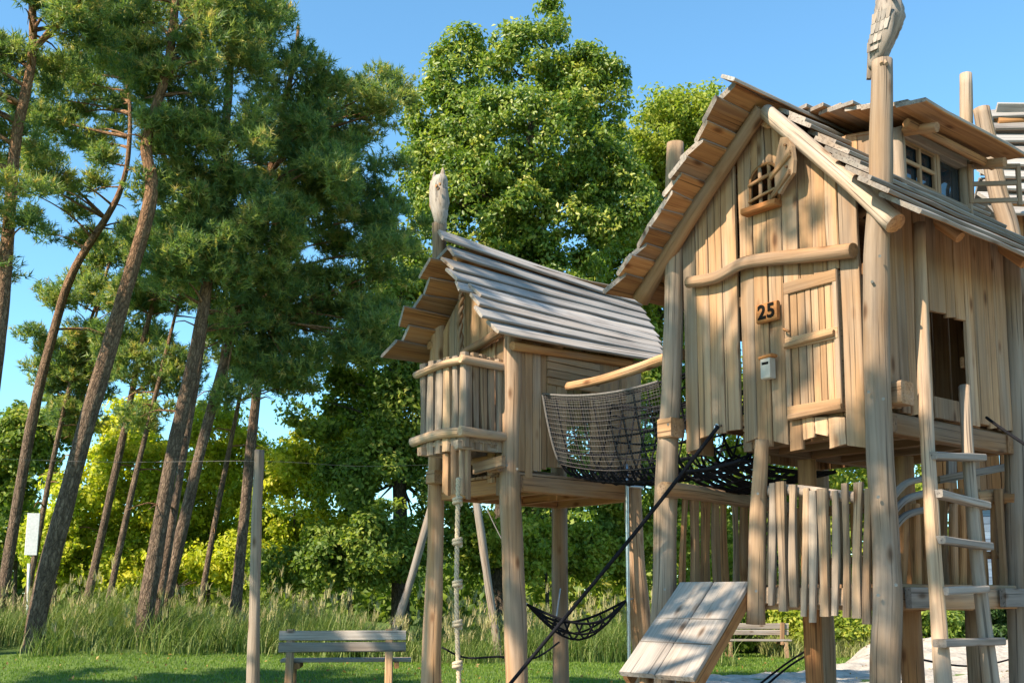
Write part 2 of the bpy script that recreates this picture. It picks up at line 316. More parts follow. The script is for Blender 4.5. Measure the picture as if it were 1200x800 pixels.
def make_sand():
    xs = np.concatenate([np.linspace(-4, 0, 16), np.linspace(.15, 18, 150), np.linspace(18.3, 22, 10)]); ys = np.concatenate([np.linspace(-6, 14, 40), np.linspace(14.15, 29.5, 130)]); X, Y = np.meshgrid(xs, ys); Z = sand_z(X, Y); ins = (np.where(in_poly(X, Y), 1, -1) * poly_dist(X, Y)) > -.3
    v = np.stack([X, Y, Z], -1).reshape(-1, 3); nx = len(xs); i = np.arange((len(ys) - 1) * nx).reshape(-1, nx)[:, :-1].ravel()
    f = np.stack([i, i + 1, i + nx + 1, i + nx], 1); f = f[ins.ravel()[f].all(1)]
    m, t, B, N, Lk = nodes('pale_sand'); tc = N('TexCoord')
    n = N('TexNoise'); n.inputs['Scale'].default_value = 5; n.inputs['Detail'].default_value = 10; n.inputs['Roughness'].default_value = .7; Lk(tc.outputs['Object'], n.inputs['Vector'])
    r = ramp(N, [(.3, (.22, .19, .165)), (.55, (.40, .36, .32)), (.75, (.52, .48, .43))]); Lk(n.outputs[0], r.inputs[0]); Lk(r.outputs[0], B.inputs['Base Color']); B.inputs['Roughness'].default_value = .95
    b = N('Bump'); b.inputs['Strength'].default_value = .9; b.inputs['Distance'].default_value = .08; Lk(n.outputs[0], b.inputs['Height']); Lk(b.outputs[0], B.inputs['Normal'])
    o = link(bpy.data.objects.new('sand', mesh_np('sand', v, f, m, smooth=True)), None, (0, 0, 0)); tag(o, None, None, kind='structure')
make_ground(); make_sand()

# ------------------------------------------------------------------ near playhouse
RIDGE, SL_R, SL_L, UR = 5.53, 1.03, .90, .90            # ridge height, pitch, ridge position
def roofz(u): return RIDGE - abs(u - UR) * (SL_R if u < UR else SL_L)
Z3 = Vec((0, 0, 1))
def vboard(name, mat, parent, plane, a0, a1, b0, b1, t0, t1, off, th=.03, n=5, jw=.004, seed=None):
    """vertical board on plane 'v' (front, offset along v) or 'u' (side): from a0 to a1, bottoms b0/b1, tops t0/t1"""
    rd = random.Random(seed if seed is not None else random.random()); mb = MB(); rings = []; gr = []; go = [rd.uniform(0, 50) for _ in range(3)]
    for i in range(n + 1):
        f = i / n; l = a0 + rd.uniform(-jw, jw) + .003; r = a1 + rd.uniform(-jw, jw) - .003; c = .005; o = off + rd.uniform(-.002, .002)
        zl = b0 + (t0 - b0) * f; zr = b1 + (t1 - b1) * f; ring = []; g = []
        for x, y in [(l + c, 0), (r - c, 0), (r, c), (r, th), (l, th), (l, c)]:
            z = zl + (zr - zl) * (x - l) / (r - l + 1e-6)
            ring.append(H(x, o + y, z) if plane == 'v' else H(o + y, x, z)); g.append((go[0] + z, go[1] + x, go[2] + y))
        rings.append(ring); gr.append(g)
    mb.ring_tube(rings, gr, None, False); return mb.build(name, mat, parent)

def playhouse_near():
    t = thing('playhouse', 'tall wooden playhouse on log stilts with small door numbered 25', 'playhouse', H(.95, 1, 0))
    # --- posts
    def post(pts, rad, mat=W_POST, name='post', sub=5):
        return MB().log(pts, rad, 14, .04, sub).build(name, mat, t)
    g = lambda p: Vec((p.x, p.y, -.2))
    p = [PV(x, y, -.04) for x, y in [(1034, 72), (1033, 150), (1032, 215), (1027, 300), (1028, 420), (1032, 540), (1040, 680), (1037, 800)]]
    corner = post([*p, g(p[-1])], [.080, .083, .086, .09, .094, .098, .104, .104, .11])
    p = [PV(x, y, -.02) for x, y in [(791, 168), (791, 260), (790, 340), (787, 440), (781, 560), (779, 680), (776, 780)]]
    left = post([*p, g(p[-1])], [.075, .085, .085, .09, .10, .10, .105, .11])
    p = [PU(x, y, .02) for x, y in [(1181, 290), (1187, 400), (1190, 500), (1194, 640), (1199, 790)]]
    post([*p, g(p[-1])], [.09, .095, .10, .105, .11])
    post([H(1.92, 1.98, 4.2), H(1.95, 2.0, 2), H(1.98, 2.02, -.2)], [.09, .1, .11])
    # --- floor frame under the house
    zf = 2.80
    mb = MB()
    mb.box(H(.67, .16, zf - .02), AU, AV, Z3, 1.36, .09, .14); mb.box(H(.67, 1.92, zf - .02), AU, AV, Z3, 1.36, .09, .16)
    mb.box(H(.05, 1, zf - .02), AV, AU, Z3, 1.78, .09, .158); mb.box(H(1.30, 1, zf - .02), AV, AU, Z3, 1.78, .09, .158)
    for v in (.5, .95, 1.4): mb.box(H(.67, v, zf - .03), AU, AV, Z3, 1.22, .07, .13)
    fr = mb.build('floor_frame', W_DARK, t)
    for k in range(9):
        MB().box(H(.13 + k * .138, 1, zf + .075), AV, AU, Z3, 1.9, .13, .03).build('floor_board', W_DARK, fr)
    for (x, y) in [(786, 502), (1052, 462)]:
        c = PV(x, y, -.05) if x < 900 else PU(x, y, -.06)
        MB().box(c, AU, AV, Z3, .16, .17, .17, .012).build('beam_end', W_LOG, t)
    # --- front wall
    fw = MB(); 
    fw.box(H(.95, .045, 2.95), AU, AV, Z3, 1.86, .03, .09)
    fw = fw.build('front_wall', W_DARK, t)
    MB().box(H(.95, .045, 3.95), AU, AV, Z3, 1.86, .03, .09).build('batten', W_DARK, fw)
    B = lambda px: uz(px, 430, 0)[0]
    top = lambda u: roofz(u) - .05
    def fb(x0, x1, yb0, yb1=None, yt=None, off=None, nm='board'):
        u1, u0 = B(x0), B(x1); yb1 = yb1 or yb0
        bl = uz(x1, yb1, 0)[1]; br = uz(x0, yb0, 0)[1]
        if yt is None: tl, tr = top(u0), top(u1)
        else: tl = uz(x1, yt, 0)[1]; tr = uz(x0, yt, 0)[1]
        if yt is None and u0 < UR < u1: tl = tr = min(tl, tr)
        return vboard(nm, W_WALL, fw, 'v', u0, u1, bl, br, tl, tr, off if off is not None else random.uniform(-.012, .004))
    for a in [(803, 818, 530, 526), (818, 833, 514, 509), (833, 849, 509, 507), (849, 866, 505, 503)]: fb(*a)
    # arched window: boards above and below it
    zw = lambda px, py: uz(px, py, 0)[1]
    ub = [B(870), B(886), B(903), B(921)]
    zsill = zw(895, 247); za = [zw(877, 228), zw(880, 205), zw(893, 184), zw(905, 183), zw(914, 196), zw(915, 240)]
    zl = zw(895, 308)
    for x0, x1, ya, yb in [(870, 886, 519, 513), (886, 903, 527, 523), (903, 921, 517, 521)]:
        vboard('board', W_WALL, fw, 'v', B(x1), B(x0), zw(x1, yb), zw(x0, ya), zl - .002, zl - .002, random.uniform(-.012, .002))
    vboard('board', W_WALL, fw, 'v', ub[1], ub[0], zl, zl, top(ub[1]) - .02, top(ub[0]), -.002)          # left of the window
    for q in range(4):
        a = ub[3] + (ub[1] - ub[3]) * q / 4; b = ub[3] + (ub[1] - ub[3]) * (q + 1) / 4
        arch = lambda u: zsill + .26 + .13 * math.sqrt(max(0, 1 - ((u - (ub[1] + ub[3]) / 2) / ((ub[1] - ub[3]) / 2 + .002)) ** 2))
        vboard('board', W_WALL, fw, 'v', a, b, arch(a), arch(b), top(a) if not a < UR < b else top(b), top(b) if not a < UR < b else top(a), -.003 + .002 * (q % 2))
    vboard('board', W_WALL, fw, 'v', (ub[1] + ub[3]) / 2, ub[1], zl, zl, zsill, zsill, .001)
    vboard('board', W_WALL, fw, 'v', ub[3], (ub[1] + ub[3]) / 2, zl, zl, zsill, zsill, -.004)
    # right of the window, above the door
    xs = [921, 941, 958, 974, 989, 1012]
    zdt = zw(955, 322)
    for a, b in zip(xs[:-1], xs[1:-1]): vboard('board', W_WALL, fw, 'v', B(b), B(a), zdt, zdt, top(B(b)), top(B(a)), random.uniform(-.012, .002))
    # stubs below the door and the jamb board
    fb(922, 938, 529, 526, 489); fb(938, 952, 516, 512, 489); fb(952, 968, 508, 511, 489); fb(968, 988, 526, 520, 489)
    fb(989, 1012, 522, 525)
    # --- door
    d = MB(); u1, u0 = B(922), B(987)
    zt = zdt - .004; zb = zw(957, 487); zm = zw(955, 396)
    d.box(H((u0 + u1) / 2, .03, (zt + zb) / 2), AU, AV, Z3, u1 - u0 - .01, .02, zt - zb - .01)
    door = d.build('door', W_WALL, t)
    for zc, hh, o in ((zt - .05, .10, -.014), (zm, .09, -.016), (zb + .055, .10, -.014)):
        MB().box(H((u0 + u1) / 2, o, zc), AU, AV, Z3, u1 - u0 - .02, .025, hh, .006).build('rail', W_WALL, door)
    wst = .045
    for uc in (u0 + wst/2 + .004, u1 - wst/2 - .004): MB().box(H(uc, -.008, (zt + zb) / 2), Z3, AU, AV, zt - zb, wst, .03, .005).build('stile', W_WALL, door)
    ws = [.10, .07, .085, .065, .095, .085]; s_ = sum(ws); x = u0 + wst + .006; tot = u1 - u0 - 2 * wst - .012
    for q in ws:
        wq = q / s_ * tot
        MB().box(H(x + wq/2, random.uniform(.001, .007), (zt + zb) / 2), Z3, AU, AV, zt - zb - .02, wq - .006, .022, .004).build('board', W_WALL, door); x += wq
    MB().plank(H(u1 - .02, -.045, zw(925, 406)), H(u0 + .03, -.045, zw(984, 390)), Z3, AV, .045, .04, ch=.012).build('handle_bar', W_WALL, door)
    MB().plank(H(u1 - .03, -.04, zw(926, 490)), H(u0 - .01, -.04, zw(990, 477)), Z3, AV, .05, .035, ch=.01).build('threshold_bar', W_WALL, door)
    c = H(u1 - .03, -.045, zw(926, 391)); MB().log([c + Z3 * .02 + AV*.02, c + Z3 * .03 - AV * .02, c - AU * .05 - AV * .02], .009, 6, 0).build('latch', W_ORANGE, door)
    # --- curved log across the gable
    pts = [PV(x, y, -.07) for x, y in [(806, 331), (840, 325), (870, 309), (905, 303), (950, 299), (1000, 293)]]
    MB().log(pts, [.045, .05, .052, .055, .058, .062], 12, .05, 5).build('lintel_log', W_LOG, t)
    # --- arched window bars, sill, shutter
    wn = MB()
    um = (ub[1] + ub[3]) / 2; hw = (ub[1] - ub[3]) / 2; arcp = []
    for q in range(9):
        a = math.pi * q / 8; arcp.append(H(um - hw * .97 * math.cos(a), -.012, zsill + .26 + .125 * math.sin(a)))
    wn.log([H(um - hw * .97, -.012, zsill)] + arcp + [H(um + hw * .97, -.012, zsill)], .014, 6, .02, 2)
    wn = wn.build('arched_window', W_UNDER, t)
    for f in (-.32, .3): MB().log([H(um - hw * f, -.005, zsill), H(um - hw * (f + .05), -.008, zsill + .2), H(um - hw * f, -.004, zsill + .37)], .018, 8, .08, 3).build('bar', W_LOG, wn)
    for dz in (.12, .26): MB().log([H(um + hw, -.03, zsill + dz - .02), H(um, -.04, zsill + dz), H(um - hw * 1.05, -.035, zsill + dz + .02)], .014, 8, .08, 3).build('bar', W_LOG, wn)
    MB().plank(H(um + hw * 1.25, -.05, zw(870, 254)), H(um - hw * 1.1, -.05, zw(913, 240)), Z3, AV, .055, .10, ch=.012).build('sill', W_ORANGE, t)
    # shutter: hinged at the right jamb, swung out
    ol = [(912, 222), (911, 200), (914, 180), (918, 162), (926, 161), (932, 172), (934, 188), (933, 203), (924, 216), (917, 228)]
    f0 = [PV(x, y, -.05 - .10 * (x - 911) / 23) for x, y in ol]; sn = ((f0[6] - f0[0]).cross(Z3)).normalized(); sn = sn if sn.dot(AV) < 0 else -sn
    sh = MB(); sh.ring_tube([f0, [p_ + sn * .03 for p_ in f0]], [[(p_.z, p_.x, i_) for p_ in f0] for i_ in (0, .03)], None, False); sh = sh.build('shutter', W_WALL, t)
    for (x0, y0, x1, y1) in [(903, 208, 931, 180), (905, 230, 930, 202)]: MB().plank(PV(x0, y0, -.06), PV(x1, y1, -.14) + sn * .035, Z3, sn, .045, .028, n=2, jw=.004).build('batten', W_LOG, sh)
    for (x, y) in [(925, 171), (926, 196)]: MB().log([PV(x, y, -.12) + sn * .03, PV(x, y, -.12) + sn * .05], .011, 8, 0, 1).build('peg', W_DARK, sh)
    # --- right side wall
    sw = MB(); sw.box(H(.05, 1, 2.95), AV, AU, Z3, 1.86, .03, .09); sw.box(H(.05, .2, 3.4), AV, AU, Z3, .3, .03, .09); sw.box(H(.05, 1.6, 3.4), AV, AU, Z3, .6, .03, .09); sw.box(H(.05, 1, 4.2), AV, AU, Z3, 1.86, .03, .09)
    sw = sw.build('side_wall', W_DARK, t)
    Bs = lambda px: vz(px, 400, 0)[0]; zs = lambda px, py: vz(px, py, 0)[1]
    et = roofz(0) - .06
    for a, b, y0, y1 in [(1040, 1052, 478, 478), (1052, 1063, 482, 484), (1063, 1075, 486, 484), (1075, 1090, 490, 490), (1133, 1143, 497, 499), (1143, 1155, 495, 497), (1155, 1167, 501, 499), (1167, 1181, 503, 503)]:
        vboard('board', W_WALL, sw, 'u', Bs(a), Bs(b), zs(a, y0), zs(b, y1), et, et, random.uniform(-.012, .002))
    for a, b, y0, y1 in [(1090, 1102, 364, 367), (1102, 1111, 366, 368), (1111, 1122, 372, 372), (1122, 1133, 374, 376)]:
        vboard('board', W_WALL, sw, 'u', Bs(a), Bs(b), zs(a, y0), zs(b, y1), et, et, random.uniform(-.008, .002))
    vboard('sill_board', W_WALL, sw, 'u', Bs(1090), Bs(1133), zs(1110, 492), zs(1110, 492), zs(1110, 468), zs(1110, 468), -.014, n=1)
    # --- back and left walls
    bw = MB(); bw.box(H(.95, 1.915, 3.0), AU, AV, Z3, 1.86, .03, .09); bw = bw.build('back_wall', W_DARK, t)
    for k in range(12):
        a = .02 + k * .157; vboard('board', W_DARK, bw, 'v', a, a + .155, 2.74, 2.74, top(a), top(a + .155), 1.93, n=2)  # darker wood than the other walls, puts the room's shade into the colour
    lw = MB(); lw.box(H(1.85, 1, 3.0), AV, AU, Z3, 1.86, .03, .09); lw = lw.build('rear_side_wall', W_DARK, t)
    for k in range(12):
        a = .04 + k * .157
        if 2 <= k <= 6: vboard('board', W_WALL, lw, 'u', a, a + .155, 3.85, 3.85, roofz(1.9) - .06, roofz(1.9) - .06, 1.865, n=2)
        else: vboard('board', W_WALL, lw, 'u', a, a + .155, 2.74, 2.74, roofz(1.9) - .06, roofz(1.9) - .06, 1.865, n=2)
    MB().box(H(.9, 1, 4.36), AV, AU, Z3, 1.84, 1.5, .03).build('added_loft_floor', W_DARK, t)  # unseen, added to stop sun from the arched window lighting the room below
    pt = MB(); pt.box(H(1.25, 1, 3.0), AV, AU, Z3, 1.7, .03, .08); pt = pt.build('added_partition', W_DARK, t)  # added inner screen that blocks sun, so the side opening stays dark
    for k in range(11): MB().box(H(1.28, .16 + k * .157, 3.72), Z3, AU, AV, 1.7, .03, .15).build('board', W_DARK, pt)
    # --- roof: rafter logs, then the lapped boards of both slopes
    rb = MB(); rb.log([H(UR, -.05, RIDGE - .14), H(UR, 1, RIDGE - .14), H(UR, 2.1, RIDGE - .14)], .06, 10)
    for v in (.9, 1.95):
        rb.log([H(UR, v, RIDGE - .13), H(-.2, v, roofz(-.2) - .1)], .045, 8); rb.log([H(UR, v, RIDGE - .13), H(2.1, v, roofz(2.1) - .1)], .045, 8)
    roof = rb.build('roof', W_UNDER, t)
    pts = [PV(x, y, -.09) for x, y in [(893, 128), (850, 193), (800, 270), (750, 352)]]; MB().log(pts, [.07, .07, .07, .075], 12, .05, 4).build('barge_log', W_LOG, roof)
    pts = [PV(x, y, -.09) for x, y in [(897, 130), (950, 175), (1000, 217), (1050, 262)]]; MB().log(pts, [.06, .065, .07, .08], 12, .05, 4, capmat=1).build('barge_log', [W_POST, W_UNDER], roof)
    for sgn, n, vf, vb_ in ((-1, 9, -.53, 2.35), (1, 12, -.52, 2.3)):
        SLOPE = SL_R if sgn < 0 else SL_L
        run = 1.33 if sgn < 0 else 1.46; step = run / n; sl_ = math.sqrt(1 + SLOPE ** 2)
        down = (AU * sgn - Z3 * SLOPE).normalized(); up_ = down.cross(AV); up_ = up_ if up_.z > 0 else -up_
        for k in range(n):
            f = (k + .5) * step; wdt = step * sl_ * (1.5 if sgn < 0 else 1.42) + random.uniform(-.01, .02)
            c = H(UR + sgn * f, 0, RIDGE - f * SLOPE) + up_ * (.012 + .018)
            tilt = (down + up_ * .20).normalized() if sgn > 0 else (down + up_ * .17).normalized(); th_ = tilt.cross(AV); th_ = th_ if th_.z > 0 else -th_
            v0 = vf + random.uniform(-.05, .06) + .17 * k / n; v1 = vb_ + random.uniform(-.1, .1)
            pull = down * random.uniform(-.015, .015)
            if sgn < 0:
                # a few courses are broken by the owl post; kept whole, the post passes through
                pass
            if sgn < 0:                       # overhang of the right slope narrows quickly below the ridge
                v0 = max([-.6 + .01 * i_ for i_ in range(70)], key=lambda v_: -abs(np.interp(proj(c + AV * v_)[0], [850, 900, 950, 1008, 1040], [92, 107, 148, 203, 236]) - proj(c + AV * v_)[1])) + random.uniform(-.03, .05)
            MB().plank(c + AV * v0 + pull, c + AV * v1 + pull, tilt, th_, wdt, .034 if sgn < 0 else .05, n=7, jw=.012 if sgn < 0 else .02, jo=.005, ch=.006 if sgn < 0 else .014, skew0=random.uniform(-.35, .35), topmat=0, botmat=1, capm=2).build('roof_board', [W_ROOF, W_UNDER, W_GREY], roof)
    MB().plank(H(UR - .03, -.56, RIDGE + .05), H(UR - .03, 2.35, RIDGE + .05), AU * .8 + Z3 * .5, Z3 * .8 - AU * .5, .16, .03, n=6, jw=.01, botmat=1).build('ridge_board', [W_ROOF, W_UNDER], roof)
    # --- dormer
    dm = MB(); ud = .13; v0d, v1d = .62, 1.66
    for v in (v0d, v1d): dm.log([H(ud, v, roofz(ud) - .05), H(ud, v, 5.22)], .055, 10)
    dm.plank(H(ud, v0d, 5.20), H(ud, v1d, 5.20), Z3, AU, .08, .09); dm.plank(H(ud, v0d, roofz(ud) + .045), H(ud, v1d, roofz(ud) + .045), Z3, AU, .07, .08)
    dm = dm.build('dormer', W_POST, t)
    for k in range(5):
        u_ = .18 + k * .15
        for vv in (v0d - .02, v1d + .01): vboard('board', W_WALL, dm, 'v', u_, u_ + .148, roofz(u_) - .02, roofz(u_ + .148) - .02, 5.24 + .03 * k, 5.27 + .03 * k, vv, n=2)
    dd = (H(-.14, 0, 5.24) - H(.92, 0, 5.60)).normalized(); nn = dd.cross(AV); nn = nn if nn.z > 0 else -nn
    for k in range(8):
        q = k / 7; c = H(.92 - 1.06 * q, 0, 5.60 - .36 * q) + nn * .02
        tl_ = (dd + nn * .2).normalized(); tn = tl_.cross(AV); tn = tn if tn.z > 0 else -tn
        MB().plank(c + AV * (.40 + random.uniform(-.05, .04)), c + AV * (1.90 + random.uniform(-.04, .08)), tl_, tn, .25, .032, n=5, jw=.012, jo=.004, skew0=random.uniform(-.3, .3), topmat=0, botmat=1, capm=2).build('roof_board', [W_ROOF, W_UNDER, W_GREY], dm)
    MB().log([H(-.04, v0d - .14, 5.175), H(-.04, v1d + .16, 5.175)], .034, 10).build('eave_log', W_UNDER, dm)
    for vv in (v0d + .02, v1d + .05): MB().log([H(.6, vv, 5.31), H(-.2, vv, 5.13)], .04, 8).build('rafter', W_UNDER, dm)
    zb_, zt_ = roofz(ud) + .08, 5.16; vm = v0d + .56
    def sash(a, b, nm, gl=True):
        s = MB(); mid = (zb_ + zt_) / 2
        for vv in (a + .02, (a + b) / 2, b - .02): s.plank(H(ud, vv, zb_), H(ud, vv, zt_), AV, AU, .032, .035, n=1)
        for zz in (zb_ + .015, mid, zt_ - .015): s.plank(H(ud - .003, a, zz), H(ud - .003, b, zz), Z3, AU, .032, .028, n=1)
        return s.build(nm, W_WALL, dm)
    s1 = sash(v0d + .06, vm, 'window')
    MB().box(H(ud + .03, (v0d + v1d) / 2, (zb_ + zt_) / 2), AV, AU, Z3, v1d - v0d - .12, .008, zt_ - zb_ - .02, .001).build('pane', M_GLASS, dm)
    MB().plank(H(ud, vm + .02, zb_), H(ud, vm + .02, zt_), AV, AU, .05, .05, n=1).build('mullion', W_WALL, dm)
    # opened casement standing out from the right jamb
    h0 = H(ud - .04, v1d - .03, 0); cd = (-AU * .55 + AV * .83).normalized(); cn = cd.cross(Z3); cw = .46; cs_ = MB()
    for a in (.02, cw): cs_.plank(h0 + cd * a + Z3 * (zb_ + .02), h0 + cd * a + Z3 * (zt_ + .02), cd, cn, .04, .03, n=1)
    for f in (0, .5, 1): z_ = zb_ + .04 + (zt_ - zb_ - .04) * f; cs_.plank(h0 + Z3 * z_ - cn * .004, h0 + cd * (cw + .02) + Z3 * (z_ + .03) - cn * .004, Z3, cn, .04, .026, n=1)
    cs_.build('casement', W_WALL, t)
    # --- bolts on the posts
    for (x, y, q) in [(1018, 459, -.16), (1035, 467, -.16), (1029, 582, -.17), (1029, 697, -.19), (1050, 685, -.15)]:
        c = PV(x, y, q); dirv = (Vec((0, 0, CAMZ)) - c).normalized(); MB().log([c + dirv * .005, c + dirv * .022], .012, 8, 0, 1).build('bolt', M_BOLT, t)
    for (x, y, q) in [(783, 497, -.13), (784, 575, -.13), (779, 690, -.13), (888, 578, -.18), (886, 692, -.19), (1031, 300, -.14), (1022, 330, -.14)]:
        c = PV(x, y, q); dirv = (Vec((0, 0, CAMZ)) - c).normalized(); MB().log([c - dirv * .01, c + dirv * .014], .011, 8, 0, 1).build('bolt', M_BOLT, t)
    # fixing on the front wall for the slack rope
    c = PV(842, 498, -.04); MB().log([c + AV * .05, c - AV * .03], .012, 8, 0, 1).log([c - AV*.03, c - AV*.05 - Z3 * .02, c - AV*.04 - Z3 * .06], .008, 6, 0, 3).build('eye_bolt', M_STEEL, t)
    return t
playhouse_near()

# ------------------------------------------------------------------ lower deck, railings
def picket(mb_, a, b, wd, td, w, seed):
    rd = random.Random(seed); m = (a + b) / 2 + wd * rd.uniform(-.015, .015)
    q = MB(); n = 5; rings = []; gr = []; go = rd.uniform(0, 50); ph = rd.uniform(0, 6)
    for i in range(n + 1):
        f = i / n; c = a.lerp(b, f) + wd * (.012 * math.sin(3 * f + ph)); ww = w * (1 + .16 * math.sin(5 * f + ph * 2) + rd.uniform(-.07, .07)) / 2; t_ = w * .36; ch = w * .14
        cs = [(-ww + ch, -t_), (ww - ch, -t_), (ww, -t_ + ch), (ww, t_ - ch), (ww - ch, t_), (-ww + ch, t_), (-ww, t_ - ch), (-ww, -t_ + ch)]
        rings.append([c + wd * x + td * y for x, y in cs]); gr.append([(go + c.z, x + go, y) for x, y in cs])
    return q.ring_tube(rings, gr, None, False)
def lower_deck():
    t = thing('play_deck', 'low timber deck with picket railing beneath the numbered playhouse', 'deck', H(.95, 1, 0))
    zd = 1.56
    d = MB()
    d.box(H(.98, .02, zd - .07), AU, AV, Z3, 1.86, .06, .16); d.box(H(.98, 1.97, zd - .07), AU, AV, Z3, 1.86, .06, .16); d.box(H(.03, 1, zd - .07), AV, AU, Z3, 1.88, .06, .158); d.box(H(1.93, 1, zd - .07), AV, AU, Z3, 1.88, .06, .158)
    for v in (.6, 1.3): d.box(H(.98, v, zd - .1), AU, AV, Z3, 1.8, .07, .12)
    d = d.build('frame', W_LOG, t)
    for k in range(14): MB().box(H(.07 + k * .138, 1, zd + .025), AV, AU, Z3, 1.98, .132, .03).build('deck_board', W_LOG, d)
    for (u, v, p) in [(-.01, .34, None), (-.01, 1.72, None)]: MB().box(H(u - .04, v, zd - .06), AV, AU, Z3, .32, .05, .15).build('edge_block', W_GREY, d)
    # mid post of the front, and supports
    p = [PV(x, y, -.1) for x, y in [(893, 515), (889, 580), (887, 650), (886, 731)]]; MB().log(p, [.055, .06, .065, .075], 12, .05, 5).build('post', W_POST, t)
    for (px, py, u, r0, r1) in [(951, 740, .95, .07, .075), (1066, 740, .35, .08, .085)]:
        b = PU(px, 700, u); MB().log([Vec((b.x, b.y, 2.62)), Vec((b.x, b.y, 1)), Vec((b.x + .03, b.y, -.2))], [r0, r1], 12, .04).build('post', W_UNDER, t)
    b = PU(1143, 740, .5); MB().log([Vec((b.x, b.y, 1.5)), Vec((b.x + .02, b.y, -.2))], [.08, .095], 12, .05).build('post', W_LOG, t)
    # front railing
    r = MB(); r.log([PV(x, y, -.03) for x, y in [(885, 577), (930, 574), (975, 579), (1030, 586)]], [.04, .045, .04, .04], 10, .06)
    r = r.build('front_railing', W_POST, t); MB().plank(PV(893, 697, -.04), PV(1032, 700, -.04), Z3, AV, .13, .05).build('bottom_rail', W_POST, r)
    data = [(905, 566, 709, 11), (917, 564, 716, 14), (930, 568, 711, 12), (943, 572, 722, 10), (952, 575, 729, 12), (966, 572, 722, 14), (979, 575, 721, 10), (991, 566, 723, 10), (1006, 565, 724, 13), (1018, 572, 731, 11)]
    for i, (x, y0, y1, w_) in enumerate(data):
        a = PV(x + random.uniform(-1, 1), y0, -.10); b = PV(x + random.uniform(-1.5, 1.5), y1, -.10); picket(None, b, a, AU, AV, w_ * .0051, i).build('picket', W_POST, r)
    # left railing seen through the entrance
    r = MB(); r.log([PU(x, y, 1.95) for x, y in [(777, 573), (815, 577), (850, 583), (925, 596)]], [.075, .07, .06, .055], 12, .06); r = r.build('left_railing', W_LOG, t)
    for i, x in enumerate([803, 815, 826, 838, 848, 861, 871, 880, 905, 918, 931]):
        a = PU(x + random.uniform(-2, 2), 582 + (x - 800) * .1, 1.99); b = PU(x + random.uniform(-3, 3), 690, 1.99); picket(None, b, a, AV, AU, random.uniform(.055, .10), 50 + i).build('picket', W_LOG if i % 2 else W_UNDER, r)
    # back railing
    r = MB(); r.log([H(1.95, 1.98, 2.33), H(1, 2.0, 2.36), H(0, 1.98, 2.33)], .05, 10, .06).log([H(1.95, 1.98, 1.85), H(0, 1.98, 1.86)], .035, 8, .06); r = r.build('back_railing', W_UNDER, t)
    for i in range(11):
        u = .12 + i * .17; picket(None, H(u, 1.9, zd - .05), H(u + random.uniform(-.03, .03), 1.9, 2.42 + random.uniform(-.05, .05)), AU, AV, random.uniform(.06, .09), 80 + i).build('picket', W_UNDER if i % 3 else W_LOG, r)
    # bent bars rising from the deck by the corner, log rail on the right
    r = MB()
    for k, (ya, yb, yc) in enumerate([(583, 566, 560), (602, 585, 577), (621, 603, 596)]):
        MB().log([PU(1045, ya, .12), PU(1062, yb, .1), PU(1088, yc, .08)], .028, 8, .08).build('bent_bar', W_GREY, t)
    MB().log([PU(1140, 584, .25), PU(1170, 581, .2), PU(1205, 580, .15)], .065, 12, .05, capmat=0).build('side_rail', W_LOG, t)
    MB().plank(PU(1100, 562, .8), PU(1190, 545, .6), Z3, AU, .07, .03).build('brace_board', W_GREY, t)
    MB().plank(PU(1115, 520, 1.0), PU(1115, 565, 1.0), AV, AU, .16, .03).build('grey_panel', W_GREY, t)
    for i, x in enumerate([1058, 1073, 1088, 1118, 1128, 1140, 1165, 1180]):
        a = PU(x, 590, .2); b = PU(x + random.uniform(-3, 3), 692, .2); picket(None, b, a, AV, AU, random.uniform(.06, .085), 120 + i).build('side_picket', W_UNDER, t)
lower_deck()

# ------------------------------------------------------------------ ramp and ladder
def plank_ramp():
    A0, A1 = PV(798, 685, -.08), PV(879, 683, -.08); B0 = PV(727, 789, -.95); B1 = PV(813, 796, -.95)
    A0.z = A1.z = (A0.z + A1.z) / 2; B0.z = B1.z = (B0.z + B1.z) / 2
    t = thing('ramp', 'sloping plank ramp with centre gap leading up to the low deck', 'ramp', ground((B0 + B1) / 2))
    dn = ((B0 + B1) - (A0 + A1)).normalized(); wd = (A1 - A0).normalized(); n = wd.cross(dn); n = n if n.z > 0 else -n
    for a, b, o in ((0.0, .488, .003), (.5, 1.0, 0)):
        p0 = A0.lerp(A1, (a + b) / 2); p1 = B0.lerp(B1, (a + b) / 2); wq = (A1 - A0).length * (b - a); wq1 = (B1 - B0).length * (b - a)
        MB().plank(p0 + n * o, p1 + n * o, wd, n, wq, .045, n=6, jw=.004, w1=wq1, ch=.008).build('plank', W_GREY, t)
    for f in (.04, .96):
        MB().plank(A0.lerp(A1, f) - n * .075, B0.lerp(B1, f) - n * .075, n, wd, .10, .05, ch=.008).build('stringer', W_UNDER, t)
    for f in (.42, .68):
        c0 = A0.lerp(B0, f); c1 = A1.lerp(B1, f); MB().plank(c0 + n * .026, c1 + n * .026, dn, n, .008, .006, n=1, ch=.001).build('cleat', W_GREY, t)
    for f in (.25, .75): p = B0.lerp(B1, f) - dn * .08; MB().log([p - n * .08, Vec((p.x, p.y, -.2))], .055, 10).build('leg', W_LOG, t)
plank_ramp()
